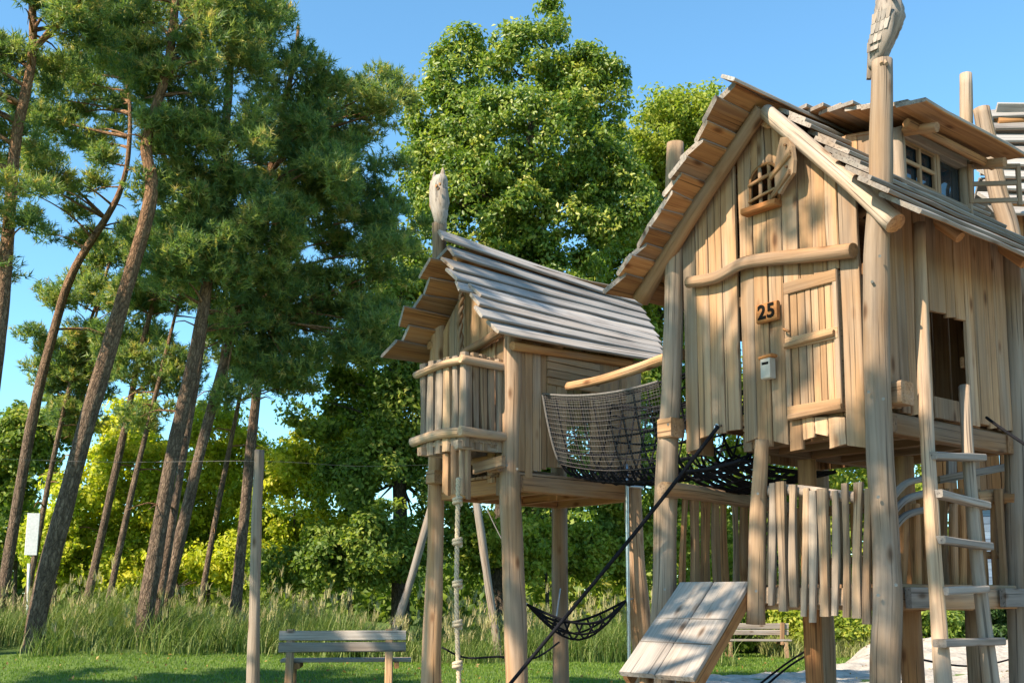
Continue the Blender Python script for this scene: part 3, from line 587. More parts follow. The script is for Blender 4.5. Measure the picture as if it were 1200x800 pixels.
def ladder():
    t = thing('ladder', 'rustic log ladder with flat rungs against the side of the numbered playhouse', 'ladder', ground(PU(1130, 800, -.45)))
    def st(l, rad):
        p = [PU(*q) for q in l]; e = p[-1] + (p[-1] - p[-2]).normalized() * .9; e.z = -.15; return MB().log([*p, e], rad, 12, .05).build('stile', W_POST, t)
    st([(1077, 262, -.1), (1081, 400, -.12), (1089, 560, -.24), (1098, 700, -.36), (1106, 800, -.44)], [.046, .049, .052, .056, .058, .06])
    st([(1130, 453, -.12), (1135, 540, -.22), (1143, 640, -.31), (1152, 720, -.38), (1162, 800, -.45)], [.042, .046, .05, .053, .055, .06])
    for x0, y0, x1, y1, u in [(1091, 534, 1149, 536, -.26), (1097, 578, 1154, 592, -.31), (1100, 632, 1157, 640, -.36), (1104, 692, 1152, 690, -.40), (1101, 753, 1171, 751, -.47), (1105, 812, 1175, 812, -.52)]:
        MB().plank(PU(x0, y0, u), PU(x1, y1, u), Z3, AU, .052, .10, n=3, jw=.003, ch=.008).build('rung', W_GREY, t)
ladder()

# ------------------------------------------------------------------ far playhouse with balcony
def playhouse_far():
    T0 = 4.30; V0 = .07
    G = lambda u, v, z: H(T0 + u, V0 + v, z)
    PTU = lambda px, py, u: PU(px, py, T0 + u); PTV = lambda px, py, v: PV(px, py, V0 + v)
    t = thing('playhouse', 'smaller far playhouse with picket balcony and twisted grey plank roof', 'playhouse', G(.7, .9, 0))
    g = lambda p: Vec((p.x, p.y, -.2))
    def post(l, rad, plane, c, mat=W_LOG):
        p = [plane(x, y, c) for x, y in l]; return MB().log([*p, g(p[-1])], rad, 12, .05, 5).build('post', mat, t)
    post([(601, 385), (600, 470), (598, 560), (601, 660), (606, 790)], [.10, .105, .11, .115, .12, .125], PTV, 0)
    post([(514, 372), (512, 450), (511, 540), (510, 650), (505, 790)], [.085, .09, .095, .10, .115, .12], PTV, 0)
    p0 = G(1.4, 1.82, 0); MB().log([Vec((p0.x, p0.y, 4.3)), Vec((p0.x, p0.y, 2)), Vec((p0.x + .02, p0.y, -.2))], [.09, .10, .11], 12, .05, 5).build('post', W_LOG, t)
    post([(741, 424), (741, 560), (744, 640), (750, 720), (757, 790)], [.10, .10, .11, .12, .13, .13], PTU, 0, W_LOG)
    zf = 2.74
    f = MB(); f.box(G(.7, .05, zf - .05), AU, AV, Z3, 1.36, .09, .17); f.box(G(.7, 1.78, zf - .05), AU, AV, Z3, 1.36, .09, .17); f.box(G(.04, .9, zf - .05), AV, AU, Z3, 1.62, .09, .168); f.box(G(1.36, .9, zf - .05), AV, AU, Z3, 1.62, .09, .168)
    for v in (.5, 1.2): f.box(G(.7, v, zf - .06), AU, AV, Z3, 1.3, .07, .12)
    f = f.build('floor_frame', W_UNDER, t)
    for k in range(10): MB().box(G(.07 + k * .14, .9, zf + .055), AV, AU, Z3, 1.84, .134, .03).build('floor_board', W_DARK, f)
    for (x, y, v) in [(510, 559, -.12), (583, 545, -.1)]: MB().box(PTV(x, y, v), AU, AV, Z3, .17, .14, .15, .012).build('beam_end', W_LOG, t)
    # roof profile
    RZ, URo = 5.36, .72
    zr = lambda u: RZ - abs(u - URo) * (1.42 if u < URo else 1.08)
    top = lambda u: zr(u) - .1
    # front wall
    fw = MB(); fw.box(G(.7, .05, 3.0), AU, AV, Z3, 1.3, .03, .08); fw = fw.build('front_wall', W_DARK, t); MB().box(G(.7, .05, 4.1), AU, AV, Z3, 1.3, .03, .08).build('batten', W_DARK, fw)
    us = [.06, .2, .36, .5, .64, .8, .95, 1.1, 1.24, 1.36]
    for a, b in zip(us, us[1:]):
        ta, tb = top(a), top(b)
        if a < URo < b: ta = tb = min(ta, tb)
        bz = 3.95 if .45 < a < .9 else zf - .05 + random.uniform(-.12, .05)
        if bz > 3.5: bz = 4.0
        vboard('board', W_WALL, fw, 'v', T0 + a, T0 + b, bz, bz, ta, tb, V0 + random.uniform(-.012, .004), n=4)
    # side wall facing the bridge: corner boards, horizontal panel, opening, far boards
    sw = MB(); sw.box(G(.05, .9, 4.0), AV, AU, Z3, 1.7, .03, .08); sw.box(G(.05, .22, 3.0), AV, AU, Z3, .4, .03, .08); sw = sw.build('side_wall', W_DARK, t)
    Bs = lambda px: uv(PTU(px, 480, 0))[1]; zz = lambda px, py: PTU(px, py, 0).z
    et = zr(0) - .12
    for a, b, y in [(606, 615, 552), (615, 624, 560), (624, 634, 552), (634, 641, 550), (641, 652, 548), (652, 664, 548), (692, 702, 548), (702, 714, 552), (714, 727, 548), (727, 736, 550)]:
        vboard('board', W_WALL, sw, 'u', Bs(a), Bs(b), zz(b, y), zz(b, y), et if not 641 <= a < 702 else zz(650, 452), et if not 641 <= a < 702 else zz(650, 452), T0 + random.uniform(-.012, .004), n=3)
    zlo, zhi = zz(650, 452), et
    for k in range(5):
        za, zb_ = zlo + (zhi - zlo) * k / 5, zlo + (zhi - zlo) * (k + 1) / 5
        MB().plank(H(T0 - .005 - .006 * (k % 2), Bs(641), (za + zb_) / 2), H(T0 - .004, Bs(702), (za + zb_) / 2 - .01), Z3, AU, zb_ - za - .008, .03, n=3, jw=.004).build('board', W_WALL, sw)
    bk = MB(); bk.box(G(.7, 1.78, 2.85), AU, AV, Z3, 1.3, .03, .08); bk = bk.build('back_wall', W_DARK, t)
    for a, b in zip(us, us[1:]):
        ta, tb = top(a), top(b)
        if a < URo < b: ta = tb = min(ta, tb)
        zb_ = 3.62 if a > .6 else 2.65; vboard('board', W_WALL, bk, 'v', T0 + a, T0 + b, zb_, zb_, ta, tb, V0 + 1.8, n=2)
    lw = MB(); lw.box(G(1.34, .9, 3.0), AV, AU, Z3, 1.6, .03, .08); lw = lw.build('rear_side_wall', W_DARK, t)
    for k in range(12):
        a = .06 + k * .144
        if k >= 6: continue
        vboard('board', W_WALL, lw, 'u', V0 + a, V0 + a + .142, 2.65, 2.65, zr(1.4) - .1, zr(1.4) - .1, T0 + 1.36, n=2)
    # roof
    rb = MB(); rb.log([G(URo, -.3, RZ - .13), G(URo, 1, RZ - .16), G(URo, 2.2, RZ - .22)], .055, 10); rb.log([G(-.05, -.1, 4.13), G(-.02, 2.0, 4.2)], .05, 8); rb.log([G(1.5, -.1, zr(1.5) - .09), G(1.5, 2.0, zr(1.5) - .09)], .05, 8)
    roof = rb.build('roof', W_UNDER, t)
    # right slope: boards fan from a steep front to a flatter, sagging back; ends traced where they stop in the photograph
    rows = [(516, 272, 748, 350), (528, 291, 752, 360), (524, 306, 757, 368), (529, 318, 762, 377), (536, 331, 767, 387), (556, 337, 770, 394), (556, 348, 772, 401), (560, 362, 774, 408), (577, 380, 776, 416)]
    n = len(rows)
    for k, (xa, ya, xb, yb) in enumerate(rows):
        f_ = k / (n - 1); ua = URo - .82 * f_; 
        a = PTU(xa, ya + 3, ua); b = PTU(xb, yb + 3, ua); 
        ax = (b - a).normalized(); dwn = Vec((0, 0, -1)) * 1.0 - AU * .72; dwn = (dwn - ax * dwn.dot(ax)).normalized(); up_ = ax.cross(dwn); up_ = up_ if up_.z > 0 else -up_
        dwn = (dwn + up_ * .19).normalized(); nn = ax.cross(dwn); nn = nn if nn.z > 0 else -nn
        MB().plank(a, b, dwn, nn, .215, .036, n=8, jw=.006, jo=.004, w1=.21, ch=.008, skew0=random.uniform(-.3, .3), topmat=0, botmat=1, bow=-.012, capm=2).build('roof_board', [W_ROOF, W_UNDER, W_GREY], roof)
    down = (AU - Z3 * 1.08).normalized(); up_ = down.cross(AV); up_ = up_ if up_.z > 0 else -up_
    for k in range(7):
        q = .08 + k * .145; c = G(URo + q, 0, RZ - q * 1.08) + up_ * .03; tl_ = (down + up_ * .2).normalized(); tn = tl_.cross(AV); tn = tn if tn.z > 0 else -tn
        MB().plank(c + AV * (-.50 + random.uniform(-.06, .1)), c + AV * 2.2, tl_, tn, .27, .045, n=6, jw=.025, jo=.006, ch=.015, skew0=random.uniform(-.5, .5), topmat=0, botmat=1, capm=2).build('roof_board', [W_ROOF, W_UNDER, W_GREY], roof)
    # finial post at the front of the ridge, twisted stick, slanted log
    p = [PTV(x, y, -.36) for x, y in [(514, 262), (515, 285), (515, 312)]]; MB().log(p, [.07, .075, .08], 10, .05).build('ridge_post', W_POST, t)
    p = [PTV(x, y, -.12) for x, y in [(539, 326), (541, 350), (539, 380), (541, 415)]]; mb = MB()
    for ph in (0, 3.14):
        pp = spline(p, 8); mb.log([q + AU * .018 * math.cos(i_ * 1.1 + ph) + AV * .018 * math.sin(i_ * 1.1 + ph) for i_, q in enumerate(pp)], .02, 6, 0, 1)
    mb.build('twisted_stick', W_LOG, t)
    p = [PTV(x, y, -.10) for x, y in [(543, 414), (565, 402), (588, 388)]]; MB().log(p, [.05, .055, .06], 10, .05).build('brace_log', W_LOG, t)
    # --- balcony
    uc, vc, ue = .13, -.58, .92
    ztop, zbot = 3.93, 3.18
    b = MB()
    bt = b; b = MB(); b.log([G(ue + .08, vc - .03, ztop - .01), G(.5, vc - .04, ztop + .02), G(uc - .05, vc - .03, ztop)], .042, 10, .06).log([G(uc - .03, vc - .08, ztop + .01), G(uc - .03, -.3, ztop), G(uc - .02, 0, ztop)], .042, 10, .06); b1 = b; b = MB()
    b.log([G(ue + .12, vc - .04, zbot), G(.5, vc - .04, zbot + .03), G(uc - .05, vc - .03, zbot)], .05, 10, .06).log([G(uc - .04, vc - .09, zbot + .01), G(uc - .04, -.3, zbot), G(uc - .03, 0, zbot)], .05, 10, .06); b2 = b; b = bt
    b.box(G((uc + ue) / 2, vc / 2, zbot - .06), AU, AV, Z3, ue - uc, -vc, .05)
    for u_ in (uc + .06, ue - .06): b.box(G(u_, -.25, zbot - .12), AV, AU, Z3, .8, .08, .09)
    b = b.build('balcony', W_POST, t); b1.build('top_rail', W_POST, b); b2.build('bottom_rail', W_POST, b)
    for k in range(6):
        u_ = ue - .02 - k * .145; picket(None, G(u_, vc + .02, zbot - .15 + random.uniform(-.03, .02)), G(u_ + random.uniform(-.01, .01), vc + .02, ztop + .09 + random.uniform(-.02, .02)), AU, AV, random.uniform(.085, .115), 200 + k).build('picket', W_POST, b)
    for k in range(6):
        v_ = vc + .05 + k * .105; picket(None, G(uc + .03, v_, zbot - .13 + random.uniform(-.05, .02)), G(uc + .03, v_, ztop + .09 + random.uniform(-.03, .03)), AV, AU, random.uniform(.07, .10), 220 + k).build('picket', W_POST, b)
    for k in range(4):
        picket(None, G(ue, vc + .12 + k * .13, zbot - .1), G(ue, vc + .12 + k * .13, ztop + .08), AV, AU, .09, 240 + k).build('picket', W_POST, b)
    # corbel boards under the balcony's corner, which carry the knotted rope
    for (x0, x1, y0, y1, v_) in [(519, 528, 540, 578, -.52), (529, 537, 530, 572, -.57), (538, 546, 528, 578, -.53), (546, 551, 528, 584, -.5)]:
        a = PTV((x0 + x1) / 2, y1, v_); c = PTV((x0 + x1) / 2, y0 - 8, v_); MB().plank(a, c, AU, AV, (x1 - x0) * .0105, .06, n=3, jw=.006, ch=.012, skew0=.6).build('corbel_board', W_LOG, t)
    MB().plank(PTV(556, 549, -.25), PTV(590, 540, -.25), Z3, AV, .12, .05).build('corbel_beam', W_LOG, t)
    for (x, y) in [(594, 545), (606, 549)]:
        c = PTV(x, y, -.13); dv = (Vec((0, 0, CAMZ)) - c).normalized(); MB().log([c, c + dv * .02], .014, 8, 0, 1).build('bolt', M_BOLT, t)
    return G
G = playhouse_far()

# ------------------------------------------------------------------ carved birds, number sign, letter box
def lathe_body(pts, rx, ry, side, ns=16, sub=4, groove=0):
    P = spline(pts, sub); m = len(P); ts = np.linspace(0, 1, m); a_ = np.interp(ts, np.linspace(0, 1, len(rx)), rx); b_ = np.interp(ts, np.linspace(0, 1, len(ry)), ry)
    rings = []; gr = []; L = 0
    for i, p in enumerate(P):
        t = (P[min(i+1, m-1)] - P[max(i-1, 0)]).normalized(); s_ = (side - t * side.dot(t)).normalized(); n_ = t.cross(s_)
        if i: L += (P[i] - P[i-1]).length
        ring = []
        for k in range(ns):
            an = 6.2832 * k / ns; gsc = 1 - groove * (.5 + .5 * math.sin(L * 90 + (k % 2) * 3.1)); ring.append(p + s_ * math.cos(an) * a_[i] * gsc + n_ * math.sin(an) * b_[i] * gsc)
        rings.append(ring); gr.append([(L, math.cos(6.28*k/ns) * a_[i] + 9, math.sin(6.28*k/ns) * b_[i] + 4) for k in range(ns)])
    return rings, gr
def carved_owl():
    v = -.04; X = lambda x, y, o=0: PV(x, y, v + o)
    t = thing('carved_bird', 'carved wooden bird of prey with long tail perched on the tall corner post', 'carving', X(1034, 72))
    side = AV
    b = MB(); b.ring_tube(*lathe_body([X(1031, 78), X(1032, 62), X(1037, 40), X(1042, 20), X(1041, 4), X(1040, -4), X(1040, -12)], [.045, .075, .11, .125, .10, .085, .03], [.04, .065, .095, .115, .095, .085, .03], side, 20, 8, .07)); b.build('body', W_GREY, t)
    b = MB(); b.ring_tube(*lathe_body([X(1041, 6), X(1041, -3), X(1042, -11), X(1042, -17)], [.075, .088, .08, .03], [.075, .09, .08, .03], side)); hd = b.build('head', W_GREY, t)
    b = MB(); b.log([X(1044, -6, -.07), X(1046, -4, -.1), X(1046, 0, -.11)], [.022, .016, .004], 8, 0).build('beak', W_UNDER, t)
    b = MB(); b.plank(X(1024, 45), X(1018, 93), AU, AV, .09, .05, n=4, w1=.035, ch=.02); b.build('tail', W_GREY, t)
    for s in (-1, 1):
        w_ = MB(); 
        q = [X(1037, 14, s * .09), X(1033, 40, s * .085), X(1026, 62, s * .05), X(1020, 80, s * .02)]
        w_.ring_tube(*lathe_body(q, [.03, .035, .03, .012], [.085, .095, .07, .02], AV, 12, 3)); wing = w_.build('wing', W_GREY, t)
        for r_ in range(4):
            for k in range(4 - (r_ > 1)):
                f_ = (r_ + .4) / 4.3; c = q[0].lerp(q[1], min(1, f_ * 2)) if f_ < .5 else q[1].lerp(q[2], f_ * 2 - 1); c = c + AU * (.055 - .04 * k) * (1 - .3 * f_) + AV * s * .034
                MB().plank(c + Z3 * .03, c - Z3 * .045 + AU * .018, AU, AV, .05, .006, n=2, w1=.028, ch=.002).build('feather', W_GREY, wing)
    for k in (-1, 1): MB().log([X(1035 + 2*k, 70, -.03), X(1036 + 3*k, 75, -.08)], .014, 6, .05).build('claw', W_POST, t)
carved_owl()
def carved_finial():
    X = lambda x, y, o=0: PV(x, y, .07 - .36 + o)
    t = thing('carved_bird', 'carved wooden owl on the front ridge post of the balcony playhouse', 'carving', X(514, 262))
    b = MB(); b.ring_tube(*lathe_body([X(515, 264), X(516, 252), X(514, 236), X(514, 220), X(515, 212), X(515, 207)], [.06, .10, .12, .125, .12, .09], [.05, .085, .10, .10, .09, .06], AU, 18, 8, .09)); b.build('body', W_GREY, t)
    for s in (-1, 1):
        MB().log([X(514, 213) + AU * s * .07, X(514, 205) + AU * s * .085, X(514, 199) + AU * s * .08], [.04, .025, .005], 8, .05).build('ear_tuft', W_GREY, t)
        w_ = MB(); q = [X(514, 222) + AU * s * .09, X(515, 240) + AU * s * .095, X(516, 256) + AU * s * .06]; w_.ring_tube(*lathe_body(q, [.02, .03, .01], [.06, .07, .02], AU, 10, 3)); w_.build('wing', W_LOG if s > 0 else W_GREY, t)
        c = X(514, 217, -.085) + AU * s * .035; MB().log([c, c - AV * .015], [.02, .016], 8, 0, 1).build('eye', W_DARK, t)
    c = X(514, 221, -.095); MB().log([c, c - AV * .025 - Z3 * .03], [.016, .003], 6, 0, 1).build('beak', W_DARK, t)
    MB().plank(X(516, 250) + AV * .05, X(516, 268) + AV * .06, AU, AV, .08, .03, n=2, w1=.05).build('tail', W_GREY, t)
carved_finial()
def text_mesh(txt, size, depth):
    cu = bpy.data.curves.new('digit', 'FONT'); cu.body = txt; cu.size = size; cu.extrude = depth; cu.offset = size * .026; cu.align_x = 'CENTER'; cu.align_y = 'CENTER'; cu.resolution_u = 4
    tmp = bpy.data.objects.new('tmp', cu); C.objects.link(tmp); dg = bpy.context.evaluated_depsgraph_get(); me = bpy.data.meshes.new_from_object(tmp.evaluated_get(dg)); bpy.data.objects.remove(tmp); return me
def number_sign():
    c = PV(900, 366, -.045); t = thing('number_sign', 'square orange brown wooden plaque with dark number 25 left of the door', 'sign', c - Z3 * .075)
    MB().box(c, AU, AV, Z3, .205, .045, .155, .012).build('plaque', W_ORANGE, t)
    rz = math.atan2(-AU.y, -AU.x)
    for dx, ch in ((.043, '2'), (-.046, '5')):
        me = text_mesh(ch, .162, .004); me.materials.append(M_BLACK); p = c + AU * dx - AV * .026
        o = link(bpy.data.objects.new('digit', me), t, p); o.rotation_euler = (R(90), R(0), rz)
number_sign()
def letter_box():
    c = PV(900, 432, -.075); t = thing('letter_box', 'small pale letter box with wooden lid and dark slot below the number', 'mailbox', c - Z3 * .09)
    bx = MB().box(c, AU, AV, Z3, .092, .07, .165, .008).build('box', M_CREAM, t)
    MB().plank(c + Z3 * .09 + AU * .06, c + Z3 * .10 - AU * .064, AV, Z3, .09, .025, n=2, ch=.01).build('lid', W_ORANGE, t)
    MB().box(c - AV * .0355 + Z3 * .04, AU, AV, Z3, .062, .006, .02, .002).build('slot', M_BLACK, t)
letter_box()

# ------------------------------------------------------------------ rope bridge
def rope(mb, pts, r, ns=5, sub=4): return mb.log(pts, r, ns, 0, sub)
def rope_bridge():
    t = thing('rope_bridge', 'sagging rope net bridge hung between the two playhouses', 'bridge', H(3.1, .8, 2.4))
    ua, ub_ = 4.26, 1.98; va, vb = .42, 1.42
    def surf(s, q):
        """s along 0..1, q across: 0 near top edge .. 1 far top edge, U-shaped section"""
        u = ua + (ub_ - ua) * s; sag = .15 * 4 * s * (1 - s); zt = 3.66 - .06 * s - sag * .8; zb = 2.80 - .04 * s - sag
        th = math.pi * q; vv = (va + vb) / 2 - (vb - va) / 2 * np.sign(math.cos(th)) * abs(math.cos(th)) ** .55
        zz = zb + (zt - zb) * abs(math.cos(th)) ** 1.6; return H(u, vv, zz)
    nt_ = MB()
    for i in range(16): rope(nt_, [surf(k / 14, i / 15) for k in range(15)], .011 if i % 15 else .016, 5, 1)
    for k in range(13): rope(nt_, [surf(k / 12, i / 20) for i in range(21)], .011, 5, 1)
    for k in range(15):
        rope(nt_, [surf(min(1, k / 15 + .07 * j / 5), .38 + .24 * j / 5) for j in range(6)], .012, 5, 1); rope(nt_, [surf(min(1, k / 15 + .07 * j / 5), .62 - .24 * j / 5) for j in range(6)], .012, 5, 1)
    nt_.build('main_net', M_ROPE_B, t)
    fn = MB(); sf = lambda a, b: H(2.0 - .68 * a, .06 + 1.3 * b, 2.68 - .03 * a - .24 * math.sin(math.pi * (.12 + .76 * b)) * (1 - .75 * a ** 2))
    for j in range(9): rope(fn, [sf(k / 8, j / 8) for k in range(9)], .015 if j % 8 else .017, 5, 1)
    for k in range(7): rope(fn, [sf(k / 6, j / 10) for j in range(11)], .012, 5, 1)
    for k in range(8): rope(fn, [sf(min(1, .12 * k + .25 * j / 5), j / 5) for j in range(6)], .010, 5, 1); rope(fn, [sf(min(1, .12 * k + .25 * j / 5), 1 - j / 5) for j in range(6)], .010, 5, 1)
    fn.build('floor_net', M_ROPE_B, t)
    fine = MB()                                # fine safety netting on the near side
    off = -AV * .02
    for i in range(21): rope(fine, [surf(k / 12 * .74, i / 20 * .40) + off for k in range(13)],   .0021, 3, 1)
    for k in range(46): rope(fine, [surf(k / 45 * .74, i / 12 * .40) + off for i in range(13)],   .0021, 3, 1)
    fine.build('side_net', M_ROPE_G, t)
    ed = MB(); rope(ed, [surf(k / 12 * .74, 0) + off + Z3 * .01 for k in range(13)], .012, 6, 1); rope(ed, [surf(0, i / 12 * .4) + off for i in range(13)], .014, 6, 1); ed.build('edge_cord', M_ROPE_G, t)
    p = [PU(666, 453, 4.2), H(3.4, .62, 3.62), H(2.6, .62, 3.68), PV(779, 421, .3)]
    p = [PV(x, y, v) for x, y, v in [(666, 453, .62), (700, 446, .6), (738, 435, .56), (776, 421, .5), (800, 415, .45)]]
    MB().log(p, [.05, .05, .052, .055, .055], 10, .05).build('hand_rail_log', W_LOG, t)
rope_bridge()

# ------------------------------------------------------------------ climbing rope, pole, hammock, slack ropes
def climbing_rope():
    d = G(.13, -.56, 0).y - .04
    t = thing('climbing_rope', 'pale knotted climbing rope hanging below the balcony corner', 'rope', Vec((at(536, 800, d).x, d, .3)))
    P = [at(x, y, d) for x, y in [(537, 560), (536, 620), (535, 690), (536, 750), (538, 800)]]; P.append(P[-1] + Vec((.01, 0, -.45)))
    mb = MB(); pp = spline(P, 22)
    for s in range(3): mb.log([q + Vec((math.cos(i * .9 + s * 2.094), math.sin(i * .9 + s * 2.094), 0)) * .013 for i, q in enumerate(pp)], .0145, 6, 0, 1)
    mb.build('strand', M_HEMP, t)
    for y in (587, 635, 684, 731, 779, 826):
        c = at(536, y, d); k = MB()
        for j in range(2): k.log([c + Vec((math.cos(a) * .036, math.sin(a) * .036, (a - 3.1) * .006 + (j - .5) * .03)) for a in np.linspace(0, 6.4, 13)], .021, 7, .04, 1)
        k.build('knot', M_HEMP, t)
    MB().log([P[-1] + Z3 * .1, P[-1] - Z3 * .05], [.03, .045], 8, .1, 4).build('frayed_end', M_HEMP, t)
climbing_rope()
def slide_pole():
    a = at(735, 566, 11.9); b = at(737, 767, 11.9); t = thing('steel_pole', 'thin galvanised steel pole beside the right rear post of the far playhouse', 'pole', ground(b))
    MB().log([Vec((b.x, b.y, 3.0)), Vec((b.x, b.y, 1.2)), Vec((b.x, b.y, -.1))], .021, 12, 0).build('shaft', M_STEEL, t)
    MB().log([Vec((b.x - .01, b.y, 2.75)), Vec((b.x + .2, b.y + .1, 2.75))], .016, 8, 0).build('bracket', M_STEEL, t)
slide_pole()
def hammock():
    A, B_ = at(618, 708, 11.2), at(734, 703, 12.0); Cb, Cf = at(656, 703, 12.1), at(690, 725, 11.0)
    t = thing('net_seat', 'black rope net seat slung between two posts under the far playhouse', 'hammock', (A + B_) / 2 - Z3 * .4)
    ctr = (A + B_) / 2 - Z3 * .42; mb = MB()
    def sf(s, q):                         # s along A-B, q across
        base = A.lerp(B_, s); wq = math.sin(math.pi * s) * .36; side = (Cb - Cf).normalized(); side.z = 0
        return base - Z3 * (.40 * math.sin(math.pi * s) * (1 - .45 * abs(q) ** 1.5)) + side * q * wq
    for j in range(5): rope(mb, [sf(k / 12, -1 + j / 2) for k in range(13)], .015 if j in (0, 4) else .012, 5, 1)
    for k in range(1, 9): rope(mb, [sf(k / 9, -1 + j / 4) for j in range(9)], .012, 5, 1)
    mb.build('net', M_ROPE_B, t)
    c = MB(); rope(c, [B_, at(745, 700, 12.05)], .012); rope(c, [A, at(607, 703, 11.1)], .012); rope(c, [sf(.35, 1), Cb + Z3 * .1, at(657, 690, 13.0)], .008); c.build('hanger', M_STEEL, t)
hammock()
def cable(name, label, pts, r, mat, cat='rope'):
    o = rope(MB(), pts, r, 6, 6).build(name, mat); tag(o, label, cat); return o
e1 = PV(842, 499, -.08); e2 = at(600, 798, 9.6); e3 = e2 + (e2 - e1) * .32
cable('slack_rope', 'dark diagonal rope running from the numbered playhouse down past the net seat', [e1, e1.lerp(e2, .4) - Z3 * .03, e2, e3], .017, M_ROPE_B)
cable('guy_rope', 'upper of two dark ropes slanting to the ground behind the mid support post', [at(953, 757, 11), at(920, 778, 10.7), at(870, 818, 10.3), at(800, 880, 9.6)], .012, M_ROPE_B)
cable('guy_rope', 'lower of two dark ropes slanting to the ground behind the mid support post', [at(952, 764, 11), at(925, 780, 10.8), at(885, 814, 10.4), at(815, 880, 9.7)], .012, M_ROPE_B)
cable('guy_rope', 'black rope running off to the right from the playhouse side wall', [PU(1156, 489, -.04), PU(1178, 505, -.3), PU(1230, 540, -.8), PU(1330, 610, -1.8)], .012, M_ROPE_B)
cable('guy_rope', 'dark sagging rope low over the bright sand on the right', [at(1062, 768, 13), at(1110, 778, 13.4), at(1150, 779, 13.8), at(1195, 768, 14), at(1260, 740, 14.2)], .013, M_ROPE_B)
cable('guy_rope', 'short dark rope low above the grass between the far playhouse posts', [at(518, 758, 12.5), at(545, 770, 12.4), at(585, 769, 12.2), at(625, 771, 12.2), at(655, 752, 13.0)], .012, M_ROPE_B)

# ------------------------------------------------------------------ third playhouse at the right edge
def playhouse_right():
    d = 10.9; t = thing('playhouse', 'pale plank roofed tower playhouse partly cut off at the right edge', 'playhouse', ground(at(1270, 700, d)))
    rt = MB(); rt.log([at(1168, 142, d + .5), at(1330, 138, d + .8)], .05, 8)
    roof = rt.build('roof', W_UNDER, t); MB().log([at(1172, 238, d - .35), at(1330, 246, d - .2)], .05, 8).build('eave_log', W_UNDER, roof)
    for k in range(9):
        f = k / 8; y = 134 + 108 * f; dd = d + .55 - 1.0 * f
        a = at(1162 + random.uniform(-7, 5) - 4 * f, y + 3 * f, dd); b = at(1390, y - 8 + 22 * f, dd + .3)
        ax = (b - a).normalized(); dwn = Vec((0, -.62, -.8)); dwn = (dwn - ax * dwn.dot(ax)).normalized(); nn = ax.cross(dwn); nn = nn if nn.z > 0 else -nn; dwn = (dwn + nn * .24).normalized(); nn = ax.cross(dwn); nn = nn if nn.z > 0 else -nn
        MB().plank(a, b, dwn, nn, .28, .035, n=6, jw=.012, jo=.006, skew0=random.uniform(-.3, .3), topmat=0, botmat=1, capm=2).build('roof_board', [W_ROOF, W_UNDER, W_GREY], roof)
    # back slope
    for k in range(6):
        f = k / 5; a = at(1166, 134, d + .6) + Vec((0, .95 * f, -1.1 * f)); b = a + Vec((1.9, .05, 0)); dwn = Vec((0, .65, -.75)).normalized(); MB().plank(a, b, dwn, Vec((0, .75, .65)), .26, .035, n=3, jw=.01).build('roof_board', [W_ROOF, W_UNDER], roof)
    for (l, rad, dd) in [([(1132, 87), (1133, 200), (1136, 400), (1138, 560)], [.065, .075, .085, .1, .11], 11.6), ([(1150, 127), (1160, 180), (1171, 230), (1184, 275), (1200, 380), (1208, 560)], [.075, .08, .09, .095, .1, .1, .11], 9.75)]:
        p = [at(x, y, dd) for x, y in l]; MB().log([*p, Vec((p[-1].x, p[-1].y, -.2))], rad, 12, .05).build('post', W_POST, t)
    for x, y0, dd in [(1290, 300, 10.2), (1385, 300, 10.4), (1350, 260, 12)]:
        b = at(x, 400, dd); MB().log([Vec((b.x, b.y, 4.9)), Vec((b.x, b.y, 2)), Vec((b.x, b.y, -.2))], [.1, .11, .12], 12, .05).build('post', W_POST, t)
    # wall under the eave
    fr = MB(); fr.box(at(1285, 300, d - .2), Vec((1, 0, 0)), Vec((0, 1, 0)), Z3, 1.8, .04, .08); fr = fr.build('front_wall', W_DARK, t)
    for k in range(12):
        x = 1184 + k * 17; a = at(x, 430, d - .25); c = at(x, 236, d - .25); MB().plank(Vec((a.x, a.y, a.z)), Vec((a.x, a.y, c.z)), Vec((1, 0, 0)), Vec((0, 1, 0)), .145, .03, n=3, jw=.004).build('board', W_UNDER, fr)
    lo = MB(); lo.box(at(1180, 548, 11.6), Vec((1, 0, 0)), Vec((0, 1, 0)), Z3, 1.6, .04, .08); lo = lo.build('lower_wall', W_DARK, t)
    for k in range(11):
        x = 1098 + k * 17; a = at(x, 600 + random.uniform(-4, 4), 11.55); c = at(x, 492, 11.55); MB().plank(a, Vec((a.x, a.y, c.z)), Vec((1, 0, 0)), Vec((0, 1, 0)), .15, .03, n=3, jw=.004).build('board', W_UNDER, lo)
    fl = MB().box(at(1285, 430, d) + Vec((0, .3, 0)), Vec((1, 0, 0)), Vec((0, 1, 0)), Z3, 2.0, 1.4, .08).build('floor', W_DARK, t)
playhouse_right()
